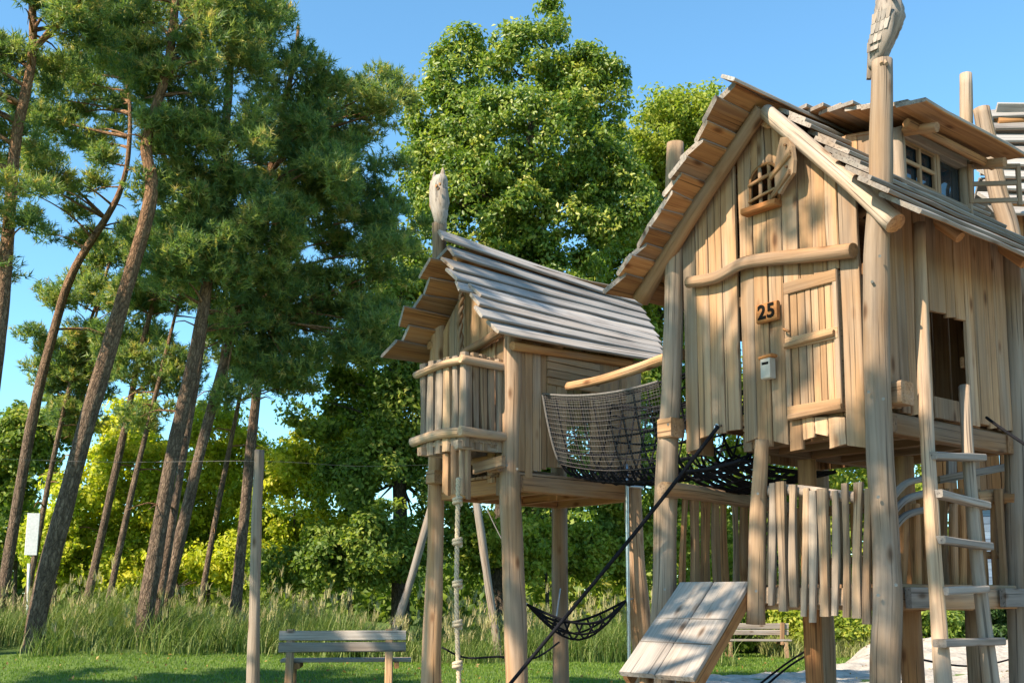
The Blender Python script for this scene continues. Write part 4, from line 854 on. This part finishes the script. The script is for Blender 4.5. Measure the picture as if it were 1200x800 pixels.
def clad_hut():
    d = 33; a = at(1150, 600, d); t = thing('clad_hut', 'blue grey board clad hut glimpsed behind the ladder and pickets', 'hut', ground(at(1200, 700, d)))
    x0, x1 = at(1146, 650, d).x, at(1330, 650, d).x; zt = at(1160, 596, d).z
    k = MB()
    k.box(Vec(((x0 + x1) / 2, d + 1, zt / 2)), Vec((1, 0, 0)), Vec((0, 1, 0)), Z3, x1 - x0 - .1, 1.9, zt); k.build('shell', M_BLUE, t)
    n = 18
    for i in range(n):
        z = zt * (i + .5) / n; MB().plank(Vec((x0, d + .02, z)), Vec((x1, d + .02, z)), Z3 + Vec((0, -.12, 0)), Vec((0, 1, .12)), zt / n - .012, .03, n=2, ch=.006).build('board', M_BLUE, t)
    MB().plank(Vec((x0 - .15, d + .95, zt + .06)), Vec((x1 + .1, d + .95, zt + .06)), Vec((0, 1, 0)), Z3, 2.3, .08, n=1).build('roof', W_GREY, t)
clad_hut()

# ------------------------------------------------------------------ benches, poles, frame, panel
def bench(label, loc, rz, shared=None):
    if shared:
        root = shared.copy(); C.objects.link(root); root.location = loc; root.rotation_euler = (0, 0, rz); root['label'] = label
        for ch in list(shared.children): c = ch.copy(); C.objects.link(c); c.parent = root
        return root
    t = thing('park_bench', label, 'bench', (0, 0, 0), 'wooden benches on the lawn')
    X, Y = Vec((1, 0, 0)), Vec((0, 1, 0)); bk = Vec((0, .22, .975))
    for z, y in ((.79, -.045), (.63, -.08)): MB().plank(Vec((-.9, y, z)), Vec((.9, y, z)), bk, Vec((0, -.975, .22)), .135, .045, n=3, jw=.003, ch=.008).build('backrest_slat', W_GREY, t)
    for k in range(3): MB().plank(Vec((-.88, .06 + k * .15, .44)), Vec((.98, .06 + k * .15, .44)), Y, Z3, .135, .045, n=3, jw=.003, ch=.008).build('seat_slat', W_GREY, t)
    for x in (-.74, .66):
        MB().plank(Vec((x, -.2, -.1)), Vec((x, .0, .88)), X, Y, .11, .09, n=2, ch=.012).build('leg', W_LOG, t)
        MB().plank(Vec((x, .40, -.1)), Vec((x, .38, .40)), X, Y, .11, .09, n=2, ch=.012).build('leg', W_LOG, t)
        MB().plank(Vec((x + .11, -.12, .375)), Vec((x + .11, .46, .375)), Z3, X, .08, .07, n=1, ch=.01).build('seat_bearer', W_UNDER, t)
    t.location = loc; t.rotation_euler = (0, 0, rz); return t
p = at(403, 700, 16.5); b0 = bench('wooden park bench with two back slats on the lawn left of the far playhouse', (p.x, p.y, float(terr(p.x, p.y)) - .02), R(6)); b0.scale = (1.07, 1.07, 1.09)
p = at(882, 700, 27.5); bench('small distant wooden bench in front of the bushes below the low deck', (p.x, p.y, float(terr(p.x, p.y))), R(177), b0).scale = (1, 1, 1)
p = [at(x, y, 11.8) for x, y in [(304, 527), (301, 600), (299, 690), (296, 800)]]; o = MB().log([*p, Vec((p[-1].x, p[-1].y, -.2))], [.05, .06, .062, .07, .075], 12, .06).build('wooden_pole', W_POST); tag(o, 'slender lone log pole standing in the lawn left of the bench', 'pole')
o = rope(MB(), [at(-60, 535, 14), at(120, 541, 13), at(303, 540, 11.8), at(420, 546, 12.2), at(512, 544, 12.6)], .0028, 4, 6).build('wire', M_ROPE_G); tag(o, 'thin grey wire stretched from the lone pole to the far playhouse', 'wire')
def cable_frame():
    d = 23.6; t = thing('timber_frame', 'grey leaning timber legs of a frame seen behind the far playhouse posts', 'frame', ground(at(530, 700, d)))
    ap = at(542, 470, d)
    for x, y in ((478, 690), (573, 690)):
        q = at(x, y, d); e = ap + (q - ap) * 1.0; g_ = e + (e - ap).normalized() * (e.z + .1 - 0) ; MB().log([ap, ap.lerp(e, .5), e, Vec((g_.x, g_.y, float(terr(g_.x, g_.y)) - .1))], [.08, .085, .09, .10], 12, .06).build("leg", W_GREY, t)
    MB().log([ap - Vec((.3, 0, .05)), ap + Vec((.35, 0, -.05))], .09, 10).build('cross_beam', W_GREY, t)
    rope(MB(), [at(571, 597, d), at(580, 616, d - .2), at(600, 655, d - .6)], .012).build('stay_rope', M_ROPE_G, t)
cable_frame()
def white_panel():
    d = 27; c = at(38, 625, d); t = thing('white_panel', 'small white upright panel between the leaning pine trunks', 'panel', Vec((c.x, c.y, float(terr(c.x, c.y)))))
    MB().plank(at(36, 650, d), at(40, 601, d), Vec((1, .25, 0)), Vec((-.25, 1, 0)), .30, .05, n=1, ch=.01).build('board', M_WHITE, t)
    MB().log([at(34, 660, d + .06), Vec((at(33, 700, d).x, d + .06, .3))], .04, 8).build('stake', M_WHITE, t)
    MB().log([at(36, 652, d + .06), at(40, 604, d + .06)], .035, 8).build('backing_rod', M_WHITE, t)
white_panel()

# ------------------------------------------------------------------ trees
def leaf_quads(cent, size, rng, updir=None, flat=.6, elong=1.6):
    n = len(cent); nrm = rng.normal(size=(n, 3)); nrm[:, 2] = nrm[:, 2] * (1 - flat) + flat * np.abs(rng.normal(size=n)) * 1.2
    if updir is not None: nrm += updir * 1.3
    nrm /= np.linalg.norm(nrm, axis=1, keepdims=True) + 1e-9
    a = np.cross(nrm, rng.normal(size=(n, 3))); a /= np.linalg.norm(a, axis=1, keepdims=True) + 1e-9; b = np.cross(nrm, a)
    s = size * rng.uniform(.65, 1.35, (n, 1)); fold = nrm * s * .18
    v = np.stack([cent - a * s * elong * .5, cent + b * s * .42 + fold, cent + a * s * elong * .5, cent - b * s * .42 + fold], 1).reshape(-1, 3)
    i = np.arange(n) * 4; f = np.concatenate([np.stack([i, i + 1, i + 2], 1), np.stack([i, i + 2, i + 3], 1)]); return v, f
def in_ells(ells, n, rng, shell=.55):
    """points in a set of ellipsoids (centre, radii), thinner towards the middle"""
    vol = np.array([r[0] * r[1] * r[2] for c, r in ells]) ** .8; k = rng.choice(len(ells), n, p=vol / vol.sum())
    d = rng.normal(size=(n, 3)); d /= np.linalg.norm(d, axis=1, keepdims=True); rad = (shell + (1 - shell) * rng.random(n)) ** .7
    c = np.array([list(c) for c, r in ells])[k]; r = np.array([r for c, r in ells])[k]; return c + d * rad[:, None] * r, d
def limbs(trunk, targets, r0, rng_, mb, ns=6):
    P = spline(trunk, 5)
    for tg in targets:
        tg = Vec(tg); best = min(P[len(P)//3:], key=lambda q: (q - tg).length + 2.0 * max(0, q.z - tg.z + .25 * math.hypot(q.x - tg.x, q.y - tg.y)))
        L = (tg - best).length; mid = best.lerp(tg, .5) + Vec((rng_.uniform(-.1, .1), rng_.uniform(-.1, .1), rng_.uniform(-.04, .12))) * L
        mb.log([best, mid, tg], [r0 * min(1, .25 + L * .16), r0 * .42 * min(1, .3 + L * .16), r0 * .10], ns, .08, 3)
def ell(px, py, rx, ry, d, rd=None, dd=0):
    c = at(px, py, d + dd); s = d / F; return (c, (rx * s, (rd if rd else (rx + ry) / 2) * s, ry * s))
def pine(label, d, trunk, r0, crown, seed, pads=None, base=None, dead=True, group='pines along the tall grass'):
    g = np.random.default_rng(seed); rd = random.Random(seed)
    tp = [at(x, y, d) for x, y in trunk] if base is None else trunk
    b = tp[0]; gz = float(terr(b.x, b.y)); e = Vec((b.x + (tp[0].x - tp[1].x) * (b.z - gz) / max(.1, tp[1].z - b.z) * .5, b.y, gz - .15)) if b.z > gz else b
    tp = [e, *tp]
    t = thing('pine_tree', label, 'pine tree', Vec((e.x, e.y, gz)), group)
    full = spline(tp, 7); n = len(full); rad = [.72 * r0 * (1.22 if i < 3 else 1 - .80 * (i / n) ** 1.1) for i in range(n)]; rad[-1] = .02
    MB().log(full, rad, 14, .04, 1).build('trunk', BARK, t)
    ells = [ell(x, y, a * 1.1, c * 1.1, d, None, rd.uniform(-.8, .8)) for x, y, a, c in crown] if base is None else crown
    if not ells: return t
    area = sum(r[0] * r[2] for c, r in ells); np_ = pads or int(12 + 19 * area)
    pc, pd = in_ells(ells, np_, g, .25); pr = g.uniform(.26, .50, np_)
    lm = MB(); limbs(tp[1:], [Vec(q) for q in pc[:: max(1, np_ // 26)]], r0 * .42, rd, lm)
    if dead:
        P = spline(tp, 6)
        for _ in range(9):
            q = P[rd.randint(len(P) // 3, len(P) - 3)]; a = rd.uniform(0, 6.28); L = rd.uniform(.3, 1.3); lm.log([q, q + Vec((math.cos(a), math.sin(a), .1)) * L * .6, q + Vec((math.cos(a), math.sin(a), -.1)) * L], [.025, .015, .005], 5, .1, 2)
    tag(lm.build('limb', BARK_RED, t), None, None, kind='stuff')
    # needle tufts: each a spray of thin blades along a shoot
    nt_ = 56; c = np.repeat(pc, nt_, 0) + (lambda q: q / (np.linalg.norm(q, axis=1, keepdims=True) + 1e-9) * (g.random((len(q), 1)) ** .45) * np.repeat(pr, nt_)[:, None] * np.array([1, 1, .55]))(g.normal(size=(np_ * nt_, 3)))
    lift = (c - np.repeat(pc, nt_, 0)); sh = lift / (np.linalg.norm(lift, axis=1, keepdims=True) + 1e-9) * .7 + np.array([0, 0, .75]) + g.normal(size=c.shape) * .35; sh /= np.linalg.norm(sh, axis=1, keepdims=True)
    K = 11; m = len(c); C2 = np.repeat(c, K, 0) + np.repeat(sh, K, 0) * g.uniform(-.05, .10, (m * K, 1)); dr = g.normal(size=(m * K, 3)); dr /= np.linalg.norm(dr, axis=1, keepdims=True); dr = dr * .8 + np.repeat(sh, K, 0) * .75; dr /= np.linalg.norm(dr, axis=1, keepdims=True)
    sd_ = np.cross(dr, g.normal(size=dr.shape)); sd_ /= np.linalg.norm(sd_, axis=1, keepdims=True) + 1e-9; L = g.uniform(.10, .19, (m * K, 1)); wv = .0125 * (d / 22 if base is None else 1.6) ** .5
    v = np.stack([C2 - sd_ * wv, C2 + sd_ * wv, C2 + dr * L], 1).reshape(-1, 3); f = np.arange(m * K * 3).reshape(-1, 3)
    lv = np.clip(np.repeat(np.clip(g.normal(.47, .22, m) + np.repeat(g.normal(0, .10, np_), nt_), 0, 1), K) + g.normal(0, .05, m * K), 0, 1); lv[np.repeat(g.random(m) < .02, K)] = 1
    org = Vec(pc.mean(0)); me = mesh_np('crown', v - np.array(org), f, L_PINE, lv); link(bpy.data.objects.new('crown', me), t, org)
    return t
def leafy(name, label, cat, d, trunk, r0, crown, seed, nleaf, size, mat, clump=.5, group=None, bark=None, shell=.45, world=None, flat=.55):
    g = np.random.default_rng(seed); rd = random.Random(seed)
    ells = world or [ell(*c[:4], d, None, c[4] if len(c) > 4 else rd.uniform(-1, 1)) for c in crown]
    tp = [at(x, y, d) if not isinstance(x, Vec) else x for x, y in trunk]; gz = float(terr(tp[0].x, tp[0].y)); tp[0].z = gz - .15
    t = thing(name, label, cat, Vec((tp[0].x, tp[0].y, gz)), group)
    n = len(tp)
    if r0:
        MB().log(tp, [r0 * (1.2 if i == 0 else 1 - .85 * i / n) for i in range(n)], 12, .05, 5).build('trunk', bark or BARK_DK, t)
    nc = max(10, nleaf // 110); pc, pd = in_ells(ells, nc, g, shell); pr = clump * g.uniform(.6, 1.35, nc)
    lm = MB(); limbs(tp, [Vec(q) for q in pc[:: max(1, nc // (22 if r0 > .1 else 12))]], max(.03, r0 * .5), rd, lm, 5); tag(lm.build('limb' if r0 > .1 else 'stem', bark or BARK_DK, t), None, None, kind='stuff')
    k = g.integers(0, nc, nleaf); q = g.normal(size=(nleaf, 3)); q /= np.linalg.norm(q, axis=1, keepdims=True); c = pc[k] + q * (g.random((nleaf, 1)) ** .5) * pr[k][:, None] * np.array([1, 1, .7])
    nv = max(4, nc // 28); vc = pc[g.integers(0, nc, nv)] + g.normal(0, .3, (nv, 3)); vr = clump * g.uniform(.8, 1.9, nv); keep = np.ones(nleaf, bool)      # hollows where one sees into the crown
    for a_, b_ in zip(vc, vr): keep &= ((c - a_) ** 2).sum(1) > b_ * b_ * g.uniform(.6, 1.1, nleaf)
    c, k, q = c[keep], k[keep], q[keep]; nleaf = len(c)
    v, f = leaf_quads(c, size, g, q * .6 + pd[k] * .4, flat); lv = np.clip(g.normal(.45, .2, nleaf) + g.normal(0, .17, nc)[k], 0, 1); lv = np.concatenate([lv, lv])
    z0 = float(terr(tp[0].x, tp[0].y)); v[:, 2] = np.maximum(v[:, 2], z0 + .02)
    org = Vec(pc.mean(0)); link(bpy.data.objects.new('crown', mesh_np('crown', v - np.array(org), f, mat, lv)), t, org); return t

pine('pine at the left edge with bare forked upper trunk and drooping boughs', 19, [(-45, 700), (-12, 480), (5, 330), (18, 170), (38, 60), (34, -60), (30, -140)], .24, [(10, 245, 65, 35), (-20, 320, 60, 30), (20, 75, 60, 40), (95, 10, 70, 45), (-40, 130, 60, 80), (60, -60, 90, 60), (40, 165, 40, 20)], 1)
pine('slim pine whose trunk forks below a patch of open sky', 24, [(3, 697), (37, 496), (60, 400), (84, 322), (124, 256), (140, 225), (150, 185), (152, 120), (140, 60)], .19, [(85, 130, 70, 45), (120, 85, 60, 40), (45, 200, 45, 28), (140, -10, 80, 50), (75, 265, 45, 22), (110, 200, 40, 22), (165, 270, 35, 22)], 2)
pine('thin twin stemmed pine, left stem of the narrow pair', 28, [(32, 700), (62, 540), (88, 430), (115, 350), (140, 270)], .13, [(100, 350, 50, 22), (140, 290, 40, 22), (70, 400, 40, 20), (110, 410, 45, 25), (60, 445, 35, 20)], 3)
pine('thin twin stemmed pine, right stem of the narrow pair', 29, [(62, 700), (76, 600), (96, 470), (108, 390), (128, 310)], .14, [(125, 330, 45, 25), (95, 440, 45, 25), (140, 390, 40, 28), (85, 490, 35, 18)], 4)
pine('stout leaning pine with the tallest clear grey trunk', 20, [(47, 706), (98, 510), (146, 345), (177, 228), (172, 165), (198, 70), (210, -60), (215, -160)], .27, [(190, 110, 75, 45), (250, 40, 90, 60), (150, 45, 60, 40), (215, -50, 110, 60), (225, 165, 50, 35)], 5)
pine('short sunlit pine trunk leaning right between two stout pines', 26, [(103, 702), (137, 545), (165, 412), (190, 310), (205, 220)], .17, [(165, 345, 55, 35), (205, 275, 55, 40), (150, 400, 40, 22), (190, 430, 45, 28), (175, 480, 35, 20)], 6)
pine('thick dark pine trunk with double stem in the middle of the row', 21.5, [(173, 703), (202, 535), (234, 385), (252, 255), (268, 110), (272, -20), (275, -120)], .25, [(255, 185, 75, 60), (225, 300, 55, 50), (285, 20, 70, 50), (200, 235, 45, 32), (290, 250, 55, 50)], 7)
pine('second stem just right of the thick dark pine', 22, [(187, 703), (214, 540), (236, 410), (250, 310), (262, 220)], .15, [(245, 290, 50, 40), (270, 360, 55, 40)], 8)
pine('reddish slanting pine with a heavy crown over the shrubs', 23, [(195, 704), (237, 520), (285, 345), (306, 250), (330, 140), (345, 70), (350, 30)], .20, [(330, 165, 85, 55), (345, 90, 60, 40), (300, 300, 70, 50), (285, 400, 60, 35), (370, 215, 60, 45), (275, 460, 40, 22), (320, 370, 50, 35)], 9)
pine('rightmost upright pine with crown reaching towards the broadleaf tree', 24, [(277, 702), (296, 505), (317, 300), (338, 200), (365, 110), (380, 70)], .20, [(400, 145, 80, 45), (445, 115, 45, 35), (385, 250, 80, 50), (445, 305, 50, 22), (350, 345, 75, 40), (375, 415, 70, 25), (310, 430, 45, 25), (465, 200, 30, 40), (410, 350, 60, 35), (430, 400, 50, 32), (355, 425, 55, 30), (460, 260, 40, 35)], 10)
pine('slim pine trunk with a small low crown just left of the thick dark pine', 25, [(128, 702), (156, 570), (183, 460), (205, 370), (222, 290)], .13, [(210, 330, 40, 28), (225, 270, 40, 30)], 11)
pine('slim pine trunk behind the gap between the reddish pine and the rightmost pine', 27, [(236, 702), (258, 580), (280, 470), (296, 380), (310, 300)], .13, [(300, 340, 50, 35), (325, 440, 45, 28)], 12)
# pines standing left of the frame, which throw the dappled shade over the play area
def shade_pine(label, x, y, h, seed, ells, pads):
    b = Vec((x, y, 0)); tr = [b, b + Vec((.3, .1, h * .3)), b + Vec((.8, .2, h * .6)), b + Vec((1.1, .2, h))]
    pine(label, 20, tr, .22, [(Vec((x + a, y + b_, z)), r) for a, b_, z, r in ells], seed, pads=pads, base=True, dead=False, group='pines left of the play area')
shade_pine('pine beyond the left side of the view nearest the playhouses', -6.2, 3.2, 12, 21, [(1, .3, 9.2, (1.8, 1.8, 1.3)), (1.2, .2, 11.2, (1.6, 1.6, 1.0)), (-.6, 1, 7.4, (1.3, 1.3, .8)), (2.4, -.6, 8.0, (1.2, 1.2, .7)), (1.6, -1.7, 9.8, (1.2, 1.2, .9))], 46)
shade_pine('pine beyond the left side of the view behind the nearest one', -9.5, 5.6, 13, 22, [(1, .2, 10, (2.2, 2.0, 1.5)), (1.2, .3, 12.2, (1.7, 1.6, 1.1)), (0, 1.2, 8.2, (1.6, 1.6, .9))], 50)

shade_pine('pine beyond the left side of the view beside the open lawn', -15, 9.2, 14, 23, [(.8, .3, 9.5, (2.2, 2.2, 1.6)), (1.1, .2, 11.5, (1.8, 1.7, 1.2)), (-1, -.9, 7.8, (1.6, 1.5, .9)), (1.8, -1.5, 9.0, (1.7, 1.7, 1.1))], 110)
shade_pine('tallest pine beyond the left side of the view, shading the sand', -8.8, 9.2, 16, 24, [(1, .3, 11.4, (2.2, 2.2, 1.6)), (1.4, .5, 13.6, (2.0, 2.0, 1.3)), (-.6, -.4, 12.6, (2.0, 1.8, 1.2)), (1.0, -1, 15, (1.6, 1.5, 1.0)), (-1.6, .5, 8.6, (2.0, 1.9, 1.0)), (-3.2, -.2, 9.0, (1.6, 1.6, .9))], 130)
leafy('broadleaf_tree', 'tall sunlit broadleaf tree rising behind the far playhouse', 'tree', 31, [(600, 700), (598, 560), (600, 400), (612, 260), (625, 130)], .34,
      [(622, 72, 58, 50, 0), (545, 100, 50, 70, .5), (690, 110, 48, 60, 0), (610, 175, 115, 70, -.5), (700, 190, 40, 60, .5), (560, 250, 80, 70, -1), (650, 270, 85, 70, 0), (520, 200, 45, 60, 1), (600, 350, 110, 70, 0), (650, 20, 22, 18, 0), (500, 130, 26, 40, 0), (498, 210, 28, 50, 0), (722, 235, 45, 60, 0)], 31, 180000, .095, L_TALL, .44, 'broadleaf trees behind the playhouses')
leafy('broadleaf_tree', 'yellow green airy broadleaf tree left of the numbered playhouse roof', 'tree', 36, [(775, 700), (772, 500), (770, 330), (775, 200)], .26,
      [(770, 160, 50, 50), (795, 150, 45, 45), (820, 165, 35, 55), (740, 240, 55, 60), (800, 200, 40, 60), (830, 140, 14, 45), (760, 330, 75, 70), (720, 330, 50, 60), (800, 300, 60, 70), (770, 430, 90, 70)], 32, 110000, .10, L_LIME, .5, 'broadleaf trees behind the playhouses')
leafy('broadleaf_tree', 'dark shaded broadleaf tree filling the gap left of the balcony', 'tree', 29.5, [(470, 700), (468, 560), (462, 430), (470, 330)], .24,
      [(470, 330, 45, 60), (440, 420, 55, 60), (480, 480, 50, 80), (440, 560, 45, 60), (500, 600, 50, 60), (500, 420, 40, 60), (410, 470, 40, 45), (445, 360, 40, 45), (400, 560, 40, 40), (375, 480, 40, 35), (390, 430, 40, 35)], 33, 84000, .10, L_OAK, .55, 'broadleaf trees behind the playhouses')
leafy('broadleaf_tree', 'dark broadleaf tree standing behind the far playhouse legs', 'tree', 30, [(588, 700), (586, 620), (600, 520), (640, 440)], .26,
      [(600, 480, 90, 60), (700, 540, 80, 60), (640, 590, 50, 50), (720, 610, 50, 55), (690, 450, 70, 60), (770, 560, 50, 50)], 34, 62000, .10, L_OAK, .55, 'broadleaf trees behind the playhouses')
leafy('broadleaf_tree', 'light green tree seen through the gap under the numbered playhouse', 'tree', 35, [(905, 700), (900, 600), (905, 500)], .2,
      [(850, 560, 60, 50), (920, 560, 60, 50), (980, 560, 55, 50), (1050, 560, 60, 60), (900, 470, 120, 60), (900, 640, 100, 50), (1020, 640, 80, 50)], 35, 52000, .11, L_LIME, .6, 'broadleaf trees behind the playhouses')
SH = [('bright yellow green shrub between the first leaning pine trunks', 30, (95, 640), [(95, 600, 40, 60), (120, 650, 45, 45), (60, 640, 40, 50)], L_BUSH, 13000),
      ('tall yellow green shrub behind the thick dark pine', 31, (160, 640), [(155, 560, 50, 70), (190, 620, 55, 65), (150, 500, 35, 45)], L_BUSH, 17000),
      ('sunny shrub between the reddish pine and the rightmost pine', 32, (245, 640), [(245, 590, 45, 70), (250, 520, 40, 50), (230, 650, 45, 45)], L_BUSH, 15000),
      ('large yellow green shrub right of the lone pole', 31, (345, 640), [(345, 580, 55, 75), (375, 540, 45, 55), (330, 640, 60, 50), (400, 600, 40, 60), (420, 530, 35, 45), (300, 560, 35, 60)], L_BUSH, 24000),
      ('low yellow green shrub filling the foot of the thicket between the slanting pines', 30, (210, 680), [(200, 665, 50, 30), (285, 660, 45, 35), (140, 672, 45, 25)], L_BUSH, 11000),
      ('dark shrub behind the park bench', 28, (410, 660), [(400, 650, 55, 40), (450, 640, 45, 50), (340, 665, 50, 30)], L_OAK, 13000),
      ('grey green shrub at the far left below the sky gap', 33, (20, 600), [(20, 530, 45, 55), (50, 500, 40, 35), (10, 610, 50, 60)], L_OAK, 14000),
      ('light shrub seen between the far playhouse legs', 29, (640, 660), [(620, 640, 40, 40), (680, 645, 50, 35), (560, 640, 35, 45)], L_LIME, 11000),
      ('small light shrub behind the steel pole', 30, (745, 660), [(735, 640, 45, 40), (790, 650, 40, 40)], L_LIME, 9000),
      ('glossy green laurel bush right of the distant bench', 29, (935, 750), [(920, 735, 40, 28), (960, 738, 40, 28), (985, 742, 32, 26)], L_LIME, 9000),
      ('glossy green laurel bush seen between the corner post and the ladder', 30, (1070, 750), [(1040, 738, 40, 28), (1080, 738, 40, 30), (1110, 735, 32, 30)], L_OAK, 9000),
      ('dark laurel bush at the right edge behind the ladder', 30.5, (1180, 750), [(1150, 728, 40, 35), (1190, 730, 45, 38), (1230, 725, 45, 40)], L_DARK, 9000),
      ('green laurel bush directly behind the distant bench', 30, (860, 750), [(850, 728, 45, 32), (885, 722, 40, 32), (820, 730, 40, 30)], L_OAK, 9000)]
for i, (lb, d, b, cr, mt, n) in enumerate(SH):
    leafy('shrub', lb, 'shrub', d, [(b[0], b[1] + 60), (b[0], b[1] + 15), (cr[0][0], cr[0][1])], .06, cr, 60 + i, int(n * 2.0), .092 if d < 33 else .10, mt, .38, 'shrubs behind the tall grass', shell=.35)

# far wood that closes the view
def far_wood():
    g = np.random.default_rng(90); n = 130000; ang = g.uniform(-1.05, 1.05, n); dist = g.uniform(44, 62, n); x = np.sin(ang) * dist; y = np.cos(ang) * dist
    hmax = 5.2 + 1.6 * np.sin(ang * 9) + 1.1 * np.sin(ang * 23 + 1) + .6 * np.sin(ang * 51); z = hmax * g.random(n) ** 1.5
    v, f = leaf_quads(np.stack([x, y, z], 1),   .30, g, None, .4); lv = np.clip(g.normal(.45, .2, n) + .2 * np.sin(ang * 17), 0, 1)
    o = link(bpy.data.objects.new('far_wood', mesh_np('far_wood', v, f, L_OAK, np.concatenate([lv, lv]))), None, (0, 0, 0)); tag(o, 'distant green wood closing the view', 'wood', kind='stuff')
far_wood()

# ------------------------------------------------------------------ tall grass and lawn blades
def blades(base, h, lean, wd, g, seg=3):
    n = len(base); a = g.uniform(0, 6.283, n); dx = np.stack([np.cos(a), np.sin(a), np.zeros(n)], 1); sd_ = np.stack([-np.sin(a + g.normal(0, .6, n)), np.cos(a), np.zeros(n)], 1); V = []
    for k in range(seg + 1):
        f = k / seg; p = base + dx * (lean * f ** 2)[:, None] + np.array([0, 0, 1]) * (h * (f - .18 * f * f * (lean / np.maximum(h, .01))))[:, None]; ww = wd * (1 - f * .85)
        V += [p - sd_ * ww[:, None], p + sd_ * ww[:, None]]
    v = np.stack(V, 1).reshape(-1, 3); m = 2 * (seg + 1); i = np.arange(n) * m; F_ = []
    for k in range(seg): F_.append(np.stack([i + 2*k, i + 2*k + 1, i + 2*k + 3, i + 2*k + 2], 1))
    return v, np.concatenate(F_), seg
def bed_front(x): return 18.4 + .55 * np.clip(x + 10, 0, 6) + .08 * np.sin(x * 2.1) + np.clip(x - 0, 0, 9) * .35
def tall_grass():
    g = np.random.default_rng(5); nc = 620; cx = g.uniform(-15, 4.6, nc); cy = bed_front(cx) + g.random(nc) ** .8 * 5.5; ch = g.uniform(.5, 1.25, nc) * (.85 + .3 * np.sin(cx * 1.3) * np.cos(cy * 1.1)) * (1 + .15 * np.clip((cx + 3) / 6, 0, 1)); per = 62; k = np.repeat(np.arange(nc), per); n = len(k)
    x = cx[k] + g.normal(0, .22, n); y = np.maximum(cy[k] + g.normal(0, .22, n), bed_front(x) - .35 * g.random(n) ** 3 + .22 * np.sin(x * 5.3) + .15 * np.sin(x * 11.7)); h = ch[k] * g.uniform(.5, 1.1, n); base = np.stack([x, y, terr(x, y) - .02], 1)
    v, f, s = blades(base, h, h * g.uniform(.15, 1.05, n), np.full(n, .010), g); lv = np.clip(g.normal(.42, .22, n) + g.normal(0, .12, nc)[k], 0, .86); lv = np.tile(lv, s)
    o = link(bpy.data.objects.new('tall_grass', mesh_np('tall_grass', v, f, L_GRASS, lv)), None, (0, 0, 0)); tag(o, 'tall ornamental grass bed along the back of the lawn', 'grass', kind='stuff')
    # feathery seed heads
    m = 1500; kk = g.integers(0, nc, m); x = cx[kk] + g.normal(0, .3, m); y = np.maximum(cy[kk], bed_front(x)); keep = g.random(m) < .35 + .65 * sstep(-6, 0, x); x, y, kk = x[keep], y[keep], kk[keep]; m = len(x); z = terr(x, y) + ch[kk] * g.uniform(.85, 1.2, m)
    base = np.repeat(np.stack([x, y, z], 1), 9, 0); v, f, s = blades(base + g.normal(0, .025, base.shape), np.full(len(base), .20), g.uniform(.03, .12, len(base)), np.full(len(base), .009), g, 2)
    o = link(bpy.data.objects.new('seed_heads', mesh_np('seed_heads', v, f, L_GRASS, np.tile(np.clip(g.normal(.95, .05, len(base)), 0, 1), s))), None, (0, 0, 0)); tag(o, 'pale feathery seed heads on the tall grass', 'grass', kind='stuff')
    # dry low grass by the sand and the distant bench
    n = 5000; x = g.uniform(6.6, 10, n); y = 28 + g.normal(0, .5, n); h = g.uniform(.2, .6, n); v, f, s = blades(np.stack([x, y, terr(x, y)], 1), h, h * .5, np.full(n, .012), g); o = link(bpy.data.objects.new('dry_grass', mesh_np('dry_grass', v, f, L_GRASS, np.tile(np.clip(g.normal(.8, .1, n), 0, 1), s))), None, (0, 0, 0)); tag(o, 'dry pale grass beside the distant bench', 'grass', kind='stuff')
tall_grass()
def lawn_blades():
    g = np.random.default_rng(6); n = 190000; y = 12.5 + 17 * g.random(n) ** 1.1; x = -y * .62 + (y * .62 + 9) * g.random(n); keep = (y < np.where(x < 4.6, bed_front(x) + .3, 30)) & ~(in_poly(x, y) & (poly_dist(x, y) > .12)); x, y = x[keep], y[keep]; n = len(x)
    h = g.uniform(.025, .065, n); v, f, s = blades(np.stack([x, y, terr(x, y) - .004], 1), h, h * g.uniform(.1, .9, n), np.full(n, .006) * y / 14, g, 1)
    o = link(bpy.data.objects.new('lawn_grass', mesh_np('lawn_grass', v, f, L_LAWN, np.clip(g.normal(.5, .22, n), 0, 1))), None, (0, 0, 0)); tag(o, 'short mown lawn grass', 'grass', kind='stuff')
lawn_blades()

def fallen_leaves():
    g = np.random.default_rng(8); n = 1000; y = 12 + 15 * g.random(n); x = -y * .6 + (y * .6 + 10) * g.random(n); keep = y < np.where(x < 4.6, bed_front(x), 28); x, y = x[keep], y[keep]
    z = np.where(in_poly(x, y), sand_z(x, y), terr(x, y) + .03) + .012; v, f = leaf_quads(np.stack([x, y, z], 1), .042, g, None, .95); lv = g.uniform(.6, 1, len(x))
    m = leafmat('dry_fallen_leaf', [(0, (.10, .06, .02)), (.7, (.20, .11, .035)), (1, (.32, .22, .06))], .15)
    o = link(bpy.data.objects.new('fallen_leaves', mesh_np('fallen_leaves', v, f, m, np.concatenate([lv, lv]))), None, (0, 0, 0)); tag(o, 'dry fallen leaves scattered on the lawn and sand', 'leaves', kind='stuff')
fallen_leaves()
